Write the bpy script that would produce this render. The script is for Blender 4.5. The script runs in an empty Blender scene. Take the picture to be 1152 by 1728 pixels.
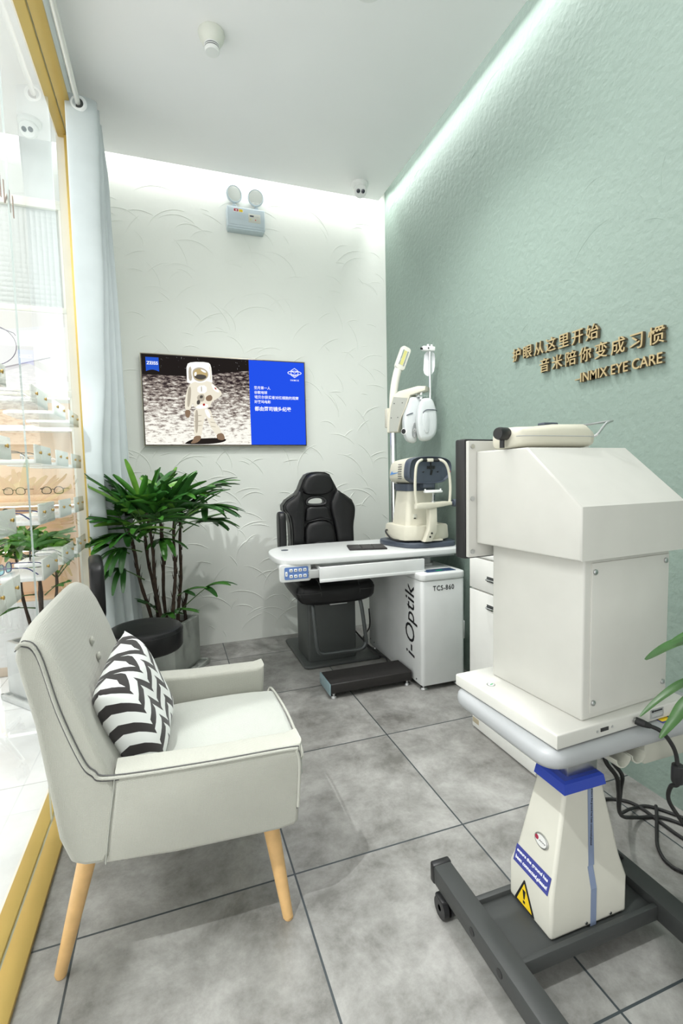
import bpy, bmesh, math, random
from mathutils import Matrix, Vector, Euler
random.seed(7)
SC = bpy.context.scene
C = SC.collection
R_ = math.radians
PI = math.pi

# ------------------------------------------------------------------ camera
YAW, PITCH, ROLL, FPX = R_(19.196), R_(4.291), R_(1.2155), 815.99
cam_d = bpy.data.cameras.new('camera'); cam = bpy.data.objects.new('camera', cam_d); C.objects.link(cam)
_f = Vector((math.sin(YAW)*math.cos(PITCH), math.cos(YAW)*math.cos(PITCH), -math.sin(PITCH)))
_r0 = Vector((math.cos(YAW), -math.sin(YAW), 0)); _d0 = _f.cross(_r0)
_r = math.cos(ROLL)*_r0 + math.sin(ROLL)*_d0
_d = -math.sin(ROLL)*_r0 + math.cos(ROLL)*_d0
cam.matrix_world = Matrix(((_r.x, -_d.x, -_f.x, 0), (_r.y, -_d.y, -_f.y, 0), (_r.z, -_d.z, -_f.z, 1.25), (0, 0, 0, 1)))
cam_d.sensor_fit = 'HORIZONTAL'; cam_d.sensor_width = 36.0
cam_d.lens = FPX/1152*36.0
cam_d.clip_start = 0.02
SC.camera = cam

# ------------------------------------------------------------------ light and exposure
SC.view_settings.view_transform = 'Standard'
SC.view_settings.look = 'None'
SC.view_settings.gamma = 1.0
SC.view_settings.use_curve_mapping = False
SC.view_settings.exposure = 0.56
SC.cycles.max_bounces = 10
SC.cycles.transparent_max_bounces = 24
SC.cycles.use_denoising = True
W = bpy.data.worlds.new('world'); SC.world = W; W.use_nodes = True
W.node_tree.nodes['Background'].inputs[0].default_value = (1.0, 0.99, 0.98, 1)
W.node_tree.nodes['Background'].inputs[1].default_value = 1.16

def area(name, loc, rot, sx, sy, power, col=(1, 1, 1), spread=180):
    l = bpy.data.lights.new(name, 'AREA'); l.shape = 'RECTANGLE'; l.size = sx; l.size_y = sy
    l.energy = power; l.color = col; l.spread = R_(spread)
    o = bpy.data.objects.new(name, l); C.objects.link(o); o.location = loc; o.rotation_euler = rot
    return o
def spot(name, loc, target, power, angle, blend=0.3, size=0.05, col=(1, 1, 1)):
    l = bpy.data.lights.new(name, 'SPOT'); l.energy = power; l.spot_size = R_(angle); l.spot_blend = blend
    l.shadow_soft_size = size; l.color = col
    o = bpy.data.objects.new(name, l); C.objects.link(o); o.location = loc
    o.rotation_euler = (Vector(target)-Vector(loc)).to_track_quat('-Z', 'Y').to_euler()
    return o
spot('downlight_fill', (0.895, 2.06, 3.325), (0.80, 2.5, 0), 85, 125, 1.0, 0.05, (1, 0.99, 0.98))  # fill added just below the downlight, whose own lens stays unlit
# cove lighting above the dropped ceiling's edges
area('cove_light_back', (0.62, 3.61, 3.46), (R_(12), 0, 0), 2.1, 0.05, 4.0, (1, 1, 1))
area('cove_light_right', (1.62, 1.2, 3.46), (0, R_(12), 0), 0.05, 4.9, 13, (1, 1, 1))
# fill light added under the room's ceiling, out of the frame
area('ceiling_fill', (0.45, 1.35, 3.33), (0, 0, 0), 1.3, 0.7, 18, (1, 0.99, 1))
# the shop beyond the glass, its ceiling lamps
area('shop_light', (-1.6, 1.6, 3.32), (0, 0, 0), 1.4, 3.6, 60, (1.0, 0.99, 0.98))
# track spots shining in from the shop
spot('track_spot_shop', (-1.10, 0.20, 3.28), (0.50, 1.16, 0.0), 230, 21, 0.16, 0.02)
spot('track_spot_shelves', (-1.30, 1.25, 3.2), (0.36, 3.68, 0.42), 130, 19, 0.7, 0.015)

# ------------------------------------------------------------------ node materials
MATS = {}
def mat(name, col, rough=0.5, metal=0.0, emit=None, emit_s=0.0, bump=None, var=None, coat=0.0, spec=0.5, sheen=0.0):
    """principled; bump=(scale, strength, distance), var=(scale, amount) gives procedural mottling"""
    if name in MATS: return MATS[name]
    m = bpy.data.materials.new(name); m.use_nodes = True
    nt = m.node_tree; b = nt.nodes['Principled BSDF']
    b.inputs['Base Color'].default_value = (*col, 1)
    b.inputs['Roughness'].default_value = rough
    b.inputs['Metallic'].default_value = metal
    b.inputs['Coat Weight'].default_value = coat
    b.inputs['Specular IOR Level'].default_value = spec
    b.inputs['Sheen Weight'].default_value = sheen
    if emit:
        b.inputs['Emission Color'].default_value = (*emit, 1); b.inputs['Emission Strength'].default_value = emit_s
    tc = nt.nodes.new('ShaderNodeTexCoord')
    if var is None: var = (9.0, 0.03)
    n = nt.nodes.new('ShaderNodeTexNoise'); n.inputs['Scale'].default_value = var[0]; n.inputs['Detail'].default_value = 4
    nt.links.new(tc.outputs['Object'], n.inputs['Vector'])
    mr = nt.nodes.new('ShaderNodeMapRange'); mr.inputs[1].default_value = 0.3; mr.inputs[2].default_value = 0.7
    mr.inputs[3].default_value = 1-var[1]; mr.inputs[4].default_value = 1+var[1]
    nt.links.new(n.outputs['Fac'], mr.inputs[0])
    mx = nt.nodes.new('ShaderNodeMix'); mx.data_type = 'RGBA'; mx.blend_type = 'MULTIPLY'; mx.inputs[0].default_value = 1
    mx.inputs[6].default_value = (*col, 1)
    nt.links.new(mr.outputs[0], mx.inputs[7]); nt.links.new(mx.outputs[2], b.inputs['Base Color'])
    if bump:
        n2 = nt.nodes.new('ShaderNodeTexNoise'); n2.inputs['Scale'].default_value = bump[0]; n2.inputs['Detail'].default_value = 5
        nt.links.new(tc.outputs['Object'], n2.inputs['Vector'])
        bp = nt.nodes.new('ShaderNodeBump'); bp.inputs['Strength'].default_value = bump[1]; bp.inputs['Distance'].default_value = bump[2]
        nt.links.new(n2.outputs['Fac'], bp.inputs['Height']); nt.links.new(bp.outputs[0], b.inputs['Normal'])
    MATS[name] = m
    return m
def emat(name, col, s):
    if name in MATS: return MATS[name]
    m = bpy.data.materials.new(name); m.use_nodes = True; nt = m.node_tree
    nt.nodes.remove(nt.nodes['Principled BSDF'])
    e = nt.nodes.new('ShaderNodeEmission'); e.inputs[0].default_value = (*col, 1); e.inputs[1].default_value = s*.76
    nt.links.new(e.outputs[0], nt.nodes['Material Output'].inputs[0]); MATS[name] = m
    return m

# ------------------------------------------------------------------ mesh builder
def rrect(w, h, r, n=5):
    """rounded rectangle outline, centred"""
    r = min(r, w/2-1e-5, h/2-1e-5); pts = []
    for cx, cy, a0 in ((w/2-r, h/2-r, 0), (-w/2+r, h/2-r, 90), (-w/2+r, -h/2+r, 180), (w/2-r, -h/2+r, 270)):
        for k in range(n+1):
            a = R_(a0+90*k/n); pts.append((cx+r*math.cos(a), cy+r*math.sin(a)))
    return pts
def frame_z(d):
    d = Vector(d).normalized(); return d.to_track_quat('Z', 'Y').to_matrix().to_4x4()
# plane frames: XZ facing -y (to the camera side), YZ facing -x (left faces)
def on_xz(x, y, z): return Matrix.Translation((x, y, z)) @ Matrix(((1, 0, 0, 0), (0, 0, -1, 0), (0, 1, 0, 0), (0, 0, 0, 1)))
def on_yz(x, y, z): return Matrix.Translation((x, y, z)) @ Matrix(((0, 0, -1, 0), (-1, 0, 0, 0), (0, 1, 0, 0), (0, 0, 0, 1)))
def smooth_closed(pts, it=2):
    """Chaikin corner cutting of a closed outline"""
    for _ in range(it):
        o = []
        for i in range(len(pts)):
            a, b = Vector(pts[i]), Vector(pts[(i+1) % len(pts)])
            o += [a*.75+b*.25, a*.25+b*.75]
        pts = [tuple(p) for p in o]
    return pts
def spline(pts, n=6):
    """Catmull-Rom through the points"""
    P = [Vector(p) for p in pts]; out = []
    for i in range(len(P)-1):
        p0 = P[max(i-1, 0)]; p1 = P[i]; p2 = P[i+1]; p3 = P[min(i+2, len(P)-1)]
        for k in range(n):
            t = k/n
            out.append(0.5*((2*p1)+(p2-p0)*t+(2*p0-5*p1+4*p2-p3)*t*t+(3*p1-p0-3*p2+p3)*t**3))
    out.append(P[-1]); return out
class B:
    def __init__(s): s.bm = bmesh.new()
    def _merge(s, t, mi, M=None):
        if M is not None: t.transform(M)
        for f in t.faces: f.material_index = mi
        me = bpy.data.meshes.new('t'); t.to_mesh(me); t.free()
        s.bm.from_mesh(me); bpy.data.meshes.remove(me); return s
    def box(s, lo, hi, bev=0.0, mi=0, seg=2, M=None):
        t = bmesh.new(); bmesh.ops.create_cube(t, size=1)
        for v in t.verts:
            v.co = Vector([(lo[i]+hi[i])/2+v.co[i]*(hi[i]-lo[i]) for i in range(3)])
        if bev > 0:
            bmesh.ops.bevel(t, geom=t.edges[:], offset=bev, segments=seg, profile=0.5, affect='EDGES', clamp_overlap=True)
        return s._merge(t, mi, M)
    def loft(s, rings, mi=0, cap0=True, cap1=True, M=None, closed=True):
        t = bmesh.new(); V = [[t.verts.new(Vector(p)) for p in r] for r in rings]; n = len(rings[0])
        for i in range(len(V)-1):
            for j in range(n if closed else n-1):
                t.faces.new((V[i][j], V[i][(j+1) % n], V[i+1][(j+1) % n], V[i+1][j]))
        if cap0: t.faces.new(V[0][::-1])
        if cap1: t.faces.new(V[-1])
        bmesh.ops.recalc_face_normals(t, faces=t.faces[:])
        return s._merge(t, mi, M)
    def lathe(s, prof, at=(0, 0, 0), ax=(0, 0, 1), seg=28, mi=0, M=None, caps=True):
        rings = [[(r*math.cos(2*PI*k/seg), r*math.sin(2*PI*k/seg), z) for k in range(seg)] for r, z in prof]
        T = Matrix.Translation(at) @ frame_z(ax)
        return s.loft(rings, mi, caps, caps, M=(M @ T) if M else T)
    def cyl(s, p0, p1, r0, r1=None, seg=20, mi=0, M=None):
        p0, p1 = Vector(p0), Vector(p1); L = (p1-p0).length
        return s.lathe([(r0, 0), (r0 if r1 is None else r1, L)], p0, p1-p0, seg, mi, M)
    def tube(s, pts, r, seg=10, mi=0, closed=False, M=None, flat=None):
        P = [Vector(p) for p in pts]; n = len(P); rings = []; up = None
        for i in range(n):
            if closed: d = P[(i+1) % n]-P[i-1]
            else: d = P[min(i+1, n-1)]-P[max(i-1, 0)]
            d.normalize()
            if up is None:
                up = Vector((0, 0, 1)) if abs(d.z) < .9 else Vector((0, 1, 0))
            x = d.cross(up)
            if x.length < 1e-5: x = d.orthogonal()
            x.normalize(); y = x.cross(d).normalized(); up = y
            rr = r[i] if isinstance(r, (list, tuple)) else r
            fx, fy = flat if flat else (1, 1)
            rings.append([P[i]+x*(math.cos(2*PI*k/seg)*rr*fx)+y*(math.sin(2*PI*k/seg)*rr*fy) for k in range(seg)])
        if closed: rings.append(rings[0])
        return s.loft(rings, mi, not closed, not closed, M)
    def prism(s, poly, h0, h1, bev=0.0, mi=0, seg=2, M=None):
        """outline in local xy extruded from z=h0 to h1"""
        t = bmesh.new()
        a = [t.verts.new((p[0], p[1], h0)) for p in poly]; f = t.faces.new(a)
        r = bmesh.ops.extrude_face_region(t, geom=[f])
        for v in [g for g in r['geom'] if isinstance(g, bmesh.types.BMVert)]: v.co.z = h1
        bmesh.ops.recalc_face_normals(t, faces=t.faces[:])
        if bev > 0:
            ed = [e for e in t.edges if abs(e.verts[0].co.z-e.verts[1].co.z) < 1e-6]
            bmesh.ops.bevel(t, geom=ed, offset=bev, segments=seg, profile=0.5, affect='EDGES', clamp_overlap=True)
        return s._merge(t, mi, M)
    def ball(s, c, r, mi=0, sc=(1, 1, 1), seg=16, M=None):
        t = bmesh.new(); bmesh.ops.create_uvsphere(t, u_segments=seg, v_segments=seg//2+2, radius=r)
        for v in t.verts: v.co = Vector((v.co.x*sc[0]+c[0], v.co.y*sc[1]+c[1], v.co.z*sc[2]+c[2]))
        return s._merge(t, mi, M)
    def grid(s, fn, nu, nv, mi=0, M=None, cu=False):
        t = bmesh.new(); V = [[t.verts.new(Vector(fn(i/nu, j/nv))) for j in range(nv+1)] for i in range(nu+1)]
        for i in range(nu):
            for j in range(nv):
                t.faces.new((V[i][j], V[i+1][j], V[i+1][j+1], V[i][j+1]))
        return s._merge(t, mi, M)
    def text(s, body, size, depth, M, mi=0, spacing=1.0, align='LEFT', bold=0.0, shear=0.0, height=None, width=None):
        cu = bpy.data.curves.new('txt', 'FONT'); cu.body = body; cu.size = size; cu.extrude = depth/2
        cu.space_character = spacing; cu.offset = bold; cu.align_x = align; cu.shear = shear; cu.resolution_u = 3
        o = bpy.data.objects.new('txt', cu); C.objects.link(o)
        dg = bpy.context.evaluated_depsgraph_get(); me = bpy.data.meshes.new_from_object(o.evaluated_get(dg))
        bpy.data.objects.remove(o); bpy.data.curves.remove(cu)
        if not me.vertices: return s
        if height or width:
            xs = [v.co.x for v in me.vertices]; ys = [v.co.y for v in me.vertices]
            kx = width/(max(xs)-min(xs)) if width else None; ky = height/(max(ys)-min(ys)) if height else None
            kx = kx or ky; ky = ky or kx; x0 = min(xs); y0 = min(ys)
            for v in me.vertices: v.co.x = (v.co.x-x0)*kx; v.co.y = (v.co.y-y0)*ky
        me.transform(Matrix(M) @ Matrix.Translation((0, 0, depth/2)))
        t = bmesh.new(); t.from_mesh(me); bpy.data.meshes.remove(me)
        return s._merge(t, mi)
    def relief(s, fn):
        for v in s.bm.verts: v.co = Vector(fn(v.co))
        return s
ROOT = {}
def obj(name, b, mats, parent=None, local=False, angle=35):
    me = bpy.data.meshes.new(name)
    if parent is not None and not local: b.bm.transform(ROOT[parent].inverted())
    b.bm.normal_update(); b.bm.to_mesh(me); b.bm.free()
    for m in (mats if isinstance(mats, (list, tuple)) else [mats]): me.materials.append(m)
    me.shade_smooth(); me.set_sharp_from_angle(angle=R_(angle))
    o = bpy.data.objects.new(name, me); C.objects.link(o)
    if parent is not None: o.parent = parent; ROOT[o] = ROOT[parent]
    else: ROOT[o] = Matrix.Identity(4)
    return o
def tag(o, label, cat, group=None):
    o['label'] = label; o['category'] = cat
    if group: o['group'] = group
    return o
def thing(name, label, cat, loc=(0, 0, 0), rz=0.0, group=None):
    o = bpy.data.objects.new(name, None); C.objects.link(o); o.empty_display_size = 0.1
    M = Matrix.Translation(loc) @ Matrix.Rotation(rz, 4, 'Z'); o.matrix_world = M; ROOT[o] = M
    return tag(o, label, cat, group)
def struct(name, b, m, parent=None, angle=35):
    o = obj(name, b, m, parent, angle=angle)
    if parent is None: o['kind'] = 'structure'
    return o
def dup(root, loc=None, label=None):
    r = root.copy(); C.objects.link(r); ROOT[r] = ROOT[root]
    if loc is not None: r.location = loc
    if label: r['label'] = label
    for ch in list(root.children):
        c = ch.copy(); C.objects.link(c); c.parent = r
        for g in list(ch.children):
            d = g.copy(); C.objects.link(d); d.parent = c
    return r
# ------------------------------------------------------------------ materials
white_plastic = mat('white_plastic', (0.80, 0.81, 0.79), 0.35)
ivory = mat('ivory_plastic', (0.64, 0.615, 0.505), 0.38)
offwhite = mat('offwhite_enamel', (0.57, 0.565, 0.525), 0.42, bump=(260, .05, .001))
desk_white = mat('white_laminate', (0.68, 0.695, 0.685), 0.3)
grey_plastic = mat('grey_plastic', (0.42, 0.43, 0.42), 0.45)
dark_plastic = mat('dark_plastic', (0.045, 0.05, 0.06), 0.4)
slate_plastic = mat('slate_plastic', (0.06, 0.075, 0.10), 0.42)
black_plastic = mat('black_plastic', (0.012, 0.012, 0.013), 0.4)
black_leather = mat('black_leather', (0.0075, 0.0075, 0.008), 0.38, bump=(240, .25, .002), spec=.35)
chrome = mat('chrome', (0.82, 0.83, 0.84), 0.12, 1.0)
steel = mat('brushed_steel', (0.55, 0.56, 0.56), 0.32, 1.0)
brass = mat('brass', (0.62, 0.40, 0.13), 0.3, 1.0)
gold = mat('gold_trim', (0.56, 0.40, 0.12), 0.38, 0.5, bump=(40, .05, .002))
groove_mat = mat('groove', (0.40, 0.44, 0.38), 0.6)
dark_metal = mat('dark_powder_coat', (0.042, 0.045, 0.044), 0.5, bump=(300, .15, .001))
mid_metal = mat('grey_powder_coat', (0.065, 0.072, 0.069), 0.5, bump=(300, .15, .001))
blue_plastic = mat('blue_plastic', (0.025, 0.06, 0.42), 0.4)
blue_sticker = mat('blue_sticker', (0.04, 0.05, 0.24), 0.5)
panel_blue = mat('control_panel_blue', (0.12, 0.22, 0.50), 0.45)
yellow_sticker = mat('yellow_sticker', (0.83, 0.58, 0.02), 0.5)
ink_black = mat('black_ink', (0.01, 0.01, 0.012), 0.5)
ink_white = mat('white_ink', (0.85, 0.85, 0.85), 0.5)
rubber = mat('black_rubber', (0.012, 0.012, 0.012), 0.6)
white_paint = mat('white_paint', (0.83, 0.85, 0.84), 0.6, bump=(60, .04, .002))
ceil_paint = mat('ceiling_paint', (0.92, 0.915, 0.915), 0.7, bump=(90, .03, .002), var=(2.5, .01))
wall_white = mat('plaster_white', (0.73, 0.755, 0.705), 0.65, bump=(38, .10, .004), var=(3, .012))
wall_mint = mat('plaster_mint', (0.236, 0.309, 0.267), 0.62, bump=(34, .6, .007), var=(5, .02))
soil_mat = mat('soil', (0.05, 0.035, 0.025), 0.95, bump=(70, 1, .01))
concrete = mat('concrete', (0.30, 0.32, 0.29), 0.75, bump=(40, .25, .004), var=(7, .16))
wood_leg = mat('beech', (0.70, 0.44, 0.19), 0.42, var=(22, .10))
clear_grey = mat('label_grey', (0.55, 0.56, 0.54), 0.5)

def fabric_mat(name, col):
    m = mat(name, col, 0.9, sheen=0.25, var=(6, .03)); nt = m.node_tree; b = nt.nodes['Principled BSDF']
    tc = nt.nodes['Texture Coordinate']; hs = []
    for d in ('X', 'Y', 'Z'):
        w = nt.nodes.new('ShaderNodeTexWave'); w.bands_direction = d; w.inputs['Scale'].default_value = 95
        w.inputs['Distortion'].default_value = 3.0; w.inputs['Detail'].default_value = 3; w.inputs['Detail Scale'].default_value = 3.0
        nt.links.new(tc.outputs['Object'], w.inputs['Vector']); hs.append(w.outputs['Fac'])
    a = nt.nodes.new('ShaderNodeMath'); a.operation = 'ADD'; nt.links.new(hs[0], a.inputs[0]); nt.links.new(hs[1], a.inputs[1])
    a2 = nt.nodes.new('ShaderNodeMath'); a2.operation = 'ADD'; nt.links.new(a.outputs[0], a2.inputs[0]); nt.links.new(hs[2], a2.inputs[1])
    bp = nt.nodes.new('ShaderNodeBump'); bp.inputs['Strength'].default_value = .3; bp.inputs['Distance'].default_value = .0015
    nt.links.new(a2.outputs[0], bp.inputs['Height']); nt.links.new(bp.outputs[0], b.inputs['Normal'])
    return m
linen = fabric_mat('grey_linen', (0.42, 0.42, 0.37))
linen_seat = fabric_mat('grey_linen_seat', (0.45, 0.465, 0.425))
piping_mat = mat('piping_grey', (0.36, 0.37, 0.33), 0.9)
stitch_mat = mat('dark_stitching', (0.11, 0.11, 0.11), 0.9)
curtain_mat = mat('curtain_cloth', (0.54, 0.59, 0.60), 0.8, sheen=.2, bump=(300, .1, .001))
curtain_mat.node_tree.nodes['Principled BSDF'].inputs['Sheen Roughness'].default_value = .5

def leaf_mat(name, col):
    m = mat(name, col, 0.34, var=(14, .28)); b = m.node_tree.nodes['Principled BSDF']
    return m
leaf_a = leaf_mat('leaf_dark', (0.022, 0.095, 0.015)); leaf_b = leaf_mat('leaf_mid', (0.045, 0.165, 0.02)); leaf_c = leaf_mat('leaf_light', (0.12, 0.28, 0.035))
bark = mat('palm_bark', (0.045, 0.028, 0.018), 0.9, bump=(90, 1, .006), var=(40, .4))
stalk = mat('palm_stalk', (0.06, 0.13, 0.03), 0.5)

def floor_mat(name, c1, c2, grout, rough, ox, oy, sx, sy, mort):
    m = bpy.data.materials.new(name); m.use_nodes = True; nt = m.node_tree; b = nt.nodes['Principled BSDF']
    N = nt.nodes.new; L = nt.links.new
    tc = N('ShaderNodeTexCoord')
    mp = N('ShaderNodeMapping'); mp.vector_type = 'POINT'
    mp.inputs['Location'].default_value = (-ox/sx, -oy/sy, 0); mp.inputs['Scale'].default_value = (1/sx, 1/sy, 1)
    L(tc.outputs['Object'], mp.inputs['Vector'])
    sp = N('ShaderNodeSeparateXYZ'); L(mp.outputs[0], sp.inputs[0])
    es = []
    for ax, sz in ((0, sx), (1, sy)):
        fr = N('ShaderNodeMath'); fr.operation = 'FRACT'; L(sp.outputs[ax], fr.inputs[0])
        ab = N('ShaderNodeMath'); ab.operation = 'SUBTRACT'; L(fr.outputs[0], ab.inputs[0]); ab.inputs[1].default_value = .5
        a2 = N('ShaderNodeMath'); a2.operation = 'ABSOLUTE'; L(ab.outputs[0], a2.inputs[0])
        g = N('ShaderNodeMath'); g.operation = 'GREATER_THAN'; L(a2.outputs[0], g.inputs[0]); g.inputs[1].default_value = .5-mort/sz/2
        es.append(g)
    mxm = N('ShaderNodeMath'); mxm.operation = 'MAXIMUM'; L(es[0].outputs[0], mxm.inputs[0]); L(es[1].outputs[0], mxm.inputs[1])
    # every tile its own slab of cloudy stone
    fl = N('ShaderNodeVectorMath'); fl.operation = 'FLOOR'; L(mp.outputs[0], fl.inputs[0])
    wn = N('ShaderNodeTexWhiteNoise'); wn.noise_dimensions = '2D'; L(fl.outputs[0], wn.inputs['Vector'])
    sc = N('ShaderNodeVectorMath'); sc.operation = 'SCALE'; sc.inputs['Scale'].default_value = 9; L(wn.outputs['Color'], sc.inputs[0])
    ad = N('ShaderNodeVectorMath'); ad.operation = 'ADD'; L(tc.outputs['Object'], ad.inputs[0]); L(sc.outputs[0], ad.inputs[1])
    n1 = N('ShaderNodeTexNoise'); n1.inputs['Scale'].default_value = 4.2; n1.inputs['Detail'].default_value = 10; n1.inputs['Roughness'].default_value = .74
    n1.inputs['Distortion'].default_value = .15
    L(ad.outputs[0], n1.inputs['Vector'])
    cr = N('ShaderNodeValToRGB'); cr.color_ramp.elements[0].position = .34; cr.color_ramp.elements[1].position = .66
    cr.color_ramp.elements[0].color = (*c1, 1); cr.color_ramp.elements[1].color = (*c2, 1)
    L(n1.outputs['Fac'], cr.inputs[0])
    mx = N('ShaderNodeMix'); mx.data_type = 'RGBA'; L(mxm.outputs[0], mx.inputs[0]); L(cr.outputs[0], mx.inputs[6]); mx.inputs[7].default_value = (*grout, 1)
    L(mx.outputs[2], b.inputs['Base Color'])
    n2 = N('ShaderNodeTexNoise'); n2.inputs['Scale'].default_value = 12; n2.inputs['Detail'].default_value = 6
    mr = N('ShaderNodeMapRange'); mr.inputs[3].default_value = rough-.08; mr.inputs[4].default_value = rough+.1
    L(n2.outputs['Fac'], mr.inputs[0]); L(mr.outputs[0], b.inputs['Roughness'])
    sb = N('ShaderNodeMath'); sb.operation = 'SUBTRACT'; sb.inputs[0].default_value = 1; L(mxm.outputs[0], sb.inputs[1])
    bp = N('ShaderNodeBump'); bp.inputs['Strength'].default_value = .6; bp.inputs['Distance'].default_value = .002
    L(sb.outputs[0], bp.inputs['Height']); L(bp.outputs[0], b.inputs['Normal'])
    return m
floor_grey = floor_mat('stone_tiles_grey', (0.14, 0.136, 0.124), (0.375, 0.37, 0.352), (0.045, 0.055, 0.06), .40, .310, 1.412, .614, .645, .006)
floor_white = floor_mat('polished_tiles_white', (0.78, 0.79, 0.79), (0.86, 0.87, 0.87), (0.45, 0.46, 0.46), .16, -1.05, 2.25, .8, .8, .004)

def glass_mat(name, ior, tint):
    """thin clear pane: passes light straight through and mirrors at its front faces by Fresnel"""
    m = bpy.data.materials.new(name); m.use_nodes = True; nt = m.node_tree; N = nt.nodes.new; L = nt.links.new
    nt.nodes.remove(nt.nodes['Principled BSDF'])
    tr = N('ShaderNodeBsdfTransparent'); tr.inputs[0].default_value = (*tint, 1)
    gl = N('ShaderNodeBsdfGlossy'); gl.inputs['Roughness'].default_value = 0.0; gl.inputs[0].default_value = (.95, 1, .98, 1)
    fr = N('ShaderNodeFresnel'); fr.inputs[0].default_value = ior
    ge = N('ShaderNodeNewGeometry'); iv = N('ShaderNodeMath'); iv.operation = 'SUBTRACT'; iv.inputs[0].default_value = 1; L(ge.outputs['Backfacing'], iv.inputs[1])
    ml = N('ShaderNodeMath'); ml.operation = 'MULTIPLY'; L(fr.outputs[0], ml.inputs[0]); L(iv.outputs[0], ml.inputs[1])
    mx = N('ShaderNodeMixShader'); L(ml.outputs[0], mx.inputs[0]); L(tr.outputs[0], mx.inputs[1]); L(gl.outputs[0], mx.inputs[2])
    L(mx.outputs[0], nt.nodes['Material Output'].inputs[0]); return m
glass = glass_mat('clear_glass', 1.95, (0.985, 1, 0.995))
lens_glass = glass_mat('lens_glass', 1.5, (0.97, 0.98, 0.98))
blue_lens = glass_mat('blue_lens_glass', 1.5, (0.55, 0.82, 0.90))

# ------------------------------------------------------------------ room shell
YB, XW, ZC = 3.70, 1.71, 3.35
struct('floor', B().box((-0.41, -2.2, -.12), (2.0, 3.9, 0)), floor_grey)
struct('floor', B().box((-4.2, -2.2, -.12), (-0.41, 3.9, -.002)), floor_white)
w = B().box((-0.50, YB, -.12), (XW+.12, YB+.12, 3.62))
rr = random.Random(11)
arcs = []
for k in range(330):                       # trowelled plaster: raised arc ridges
    ax = rr.uniform(-.42, 1.70); az = rr.uniform(0.05, 3.33)
    rad = rr.uniform(.09, .27); a0 = rr.uniform(20, 150); sw = rr.uniform(30, 95)*(1 if rr.random() < .7 else .6)
    pts = []
    for j in range(13):
        a = R_(a0+sw*(j/12-.5)); x = ax+rad*math.cos(a); z = az-rad*.6+rad*math.sin(a)
        if -.46 < x < 1.70 and .02 < z < 3.45: pts.append((x, YB, z))
    if len(pts) > 5:
        n = len(pts); w.tube(pts, [(.0010+.0036*math.sin(PI*(.08+.9*i/(n-1))))*(1 if az < 1.9 else (.7 if az < 2.5 else .38)) for i in range(n)], 6)
struct('wall_back', w, wall_white)
w = B().box((XW, -2.2, -.12), (XW+.12, YB, 3.62))
rr = random.Random(5)
for k in range(70):                        # finer ridges in the mint plaster
    ay = rr.uniform(.5, 3.6); az = rr.uniform(.1, 3.3); rad = rr.uniform(.05, .22); a0 = rr.uniform(0, 180); sw = rr.uniform(20, 70)
    pts = [(XW, min(ay+rad*math.cos(R_(a0+sw*(j/8-.5))), YB-.01), az+rad*math.sin(R_(a0+sw*(j/8-.5)))) for j in range(9)]
    w.tube(pts, [.0002+.0007*math.sin(PI*(.05+.9*i/8)) for i in range(9)], 4)
struct('wall_right', w, wall_mint)
struct('wall_left', B().box((-.53, 3.24, -.12), (-.43, YB, 3.35)), white_paint)
# dropped ceiling with a light slot along the back and right walls, slab above it
struct('ceiling', B().box((-.50, -2.2, ZC), (XW-.115, YB-.14, ZC+.05), .002), ceil_paint)
struct('ceiling', B().box((-4.2, -2.2, 3.60), (XW+.12, YB+.12, 3.70)), ceil_paint)
struct('ceiling', B().box((-4.2, -2.2, ZC), (-.52, YB-.14, ZC+.05)), ceil_paint)
# glass partition: gold channels on the floor and under the beam, gold end post, two panes
struct('trim_1', B().box((-.522, -2.0, 0), (-.476, 3.24, .014), .002).box((-.468, -2.0, 0), (-.41, 3.24, .014), .002)
       .box((-.476, -2.0, 0), (-.468, 3.24, .006), mi=1), [gold, groove_mat])
struct('trim_2', B().box((-.522, -2.0, 3.195), (-.476, 3.24, 3.21), .002).box((-.468, -2.0, 3.195), (-.41, 3.24, 3.21), .002)
       .box((-.476, -2.0, 3.203), (-.468, 3.24, 3.21), mi=1), [gold, groove_mat])
struct('trim_3', B().box((-.488, 3.205, .014), (-.412, 3.24, 3.195), .002), gold)
struct('trim_4', B().box((-.515, -2.0, 3.21), (-.42, 3.24, ZC)), white_paint)
edge_glass = mat('glass_edge', (0.62, 0.68, 0.67), 0.25, var=(5, .02))
w1 = struct('window_1', B().box((-.4755, -2.0, .006), (-.4695, 1.951, 3.203)), glass)
obj('pane_edge', B().box((-.4755, 1.951, .006), (-.4695, 1.9525, 3.203)), edge_glass, w1)
w2 = struct('window_2', B().box((-.4755, 1.955, .006), (-.4695, 3.205, 3.203)), glass)
# ------------------------------------------------------------------ armchair
t = thing('armchair', 'light grey upholstered armchair with buttoned back and tapered wooden legs', 'armchair', (0, 1.54, 0))
y0, y1 = 1.22, 1.87
arm_side = [(.300, .540), (.298, .50), (.285, .318), (.272, .307), (.228, .304), (-.03, .316), (-.190, .334), (-.176, .44), (-.160, .553), (.04, .540), (.27, .534)]
def arm(ya, yb, side=arm_side): return B().prism(side, 0, yb-ya, .014, seg=3, M=Matrix.Translation((0, yb, 0)) @ Matrix(((1, 0, 0, 0), (0, 0, -1, 0), (0, 1, 0, 0), (0, 0, 0, 1))))
obj('arm', arm(y0, y0+.085), linen, t)
obj('arm', arm(y1-.085, y1), linen, t)
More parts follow.
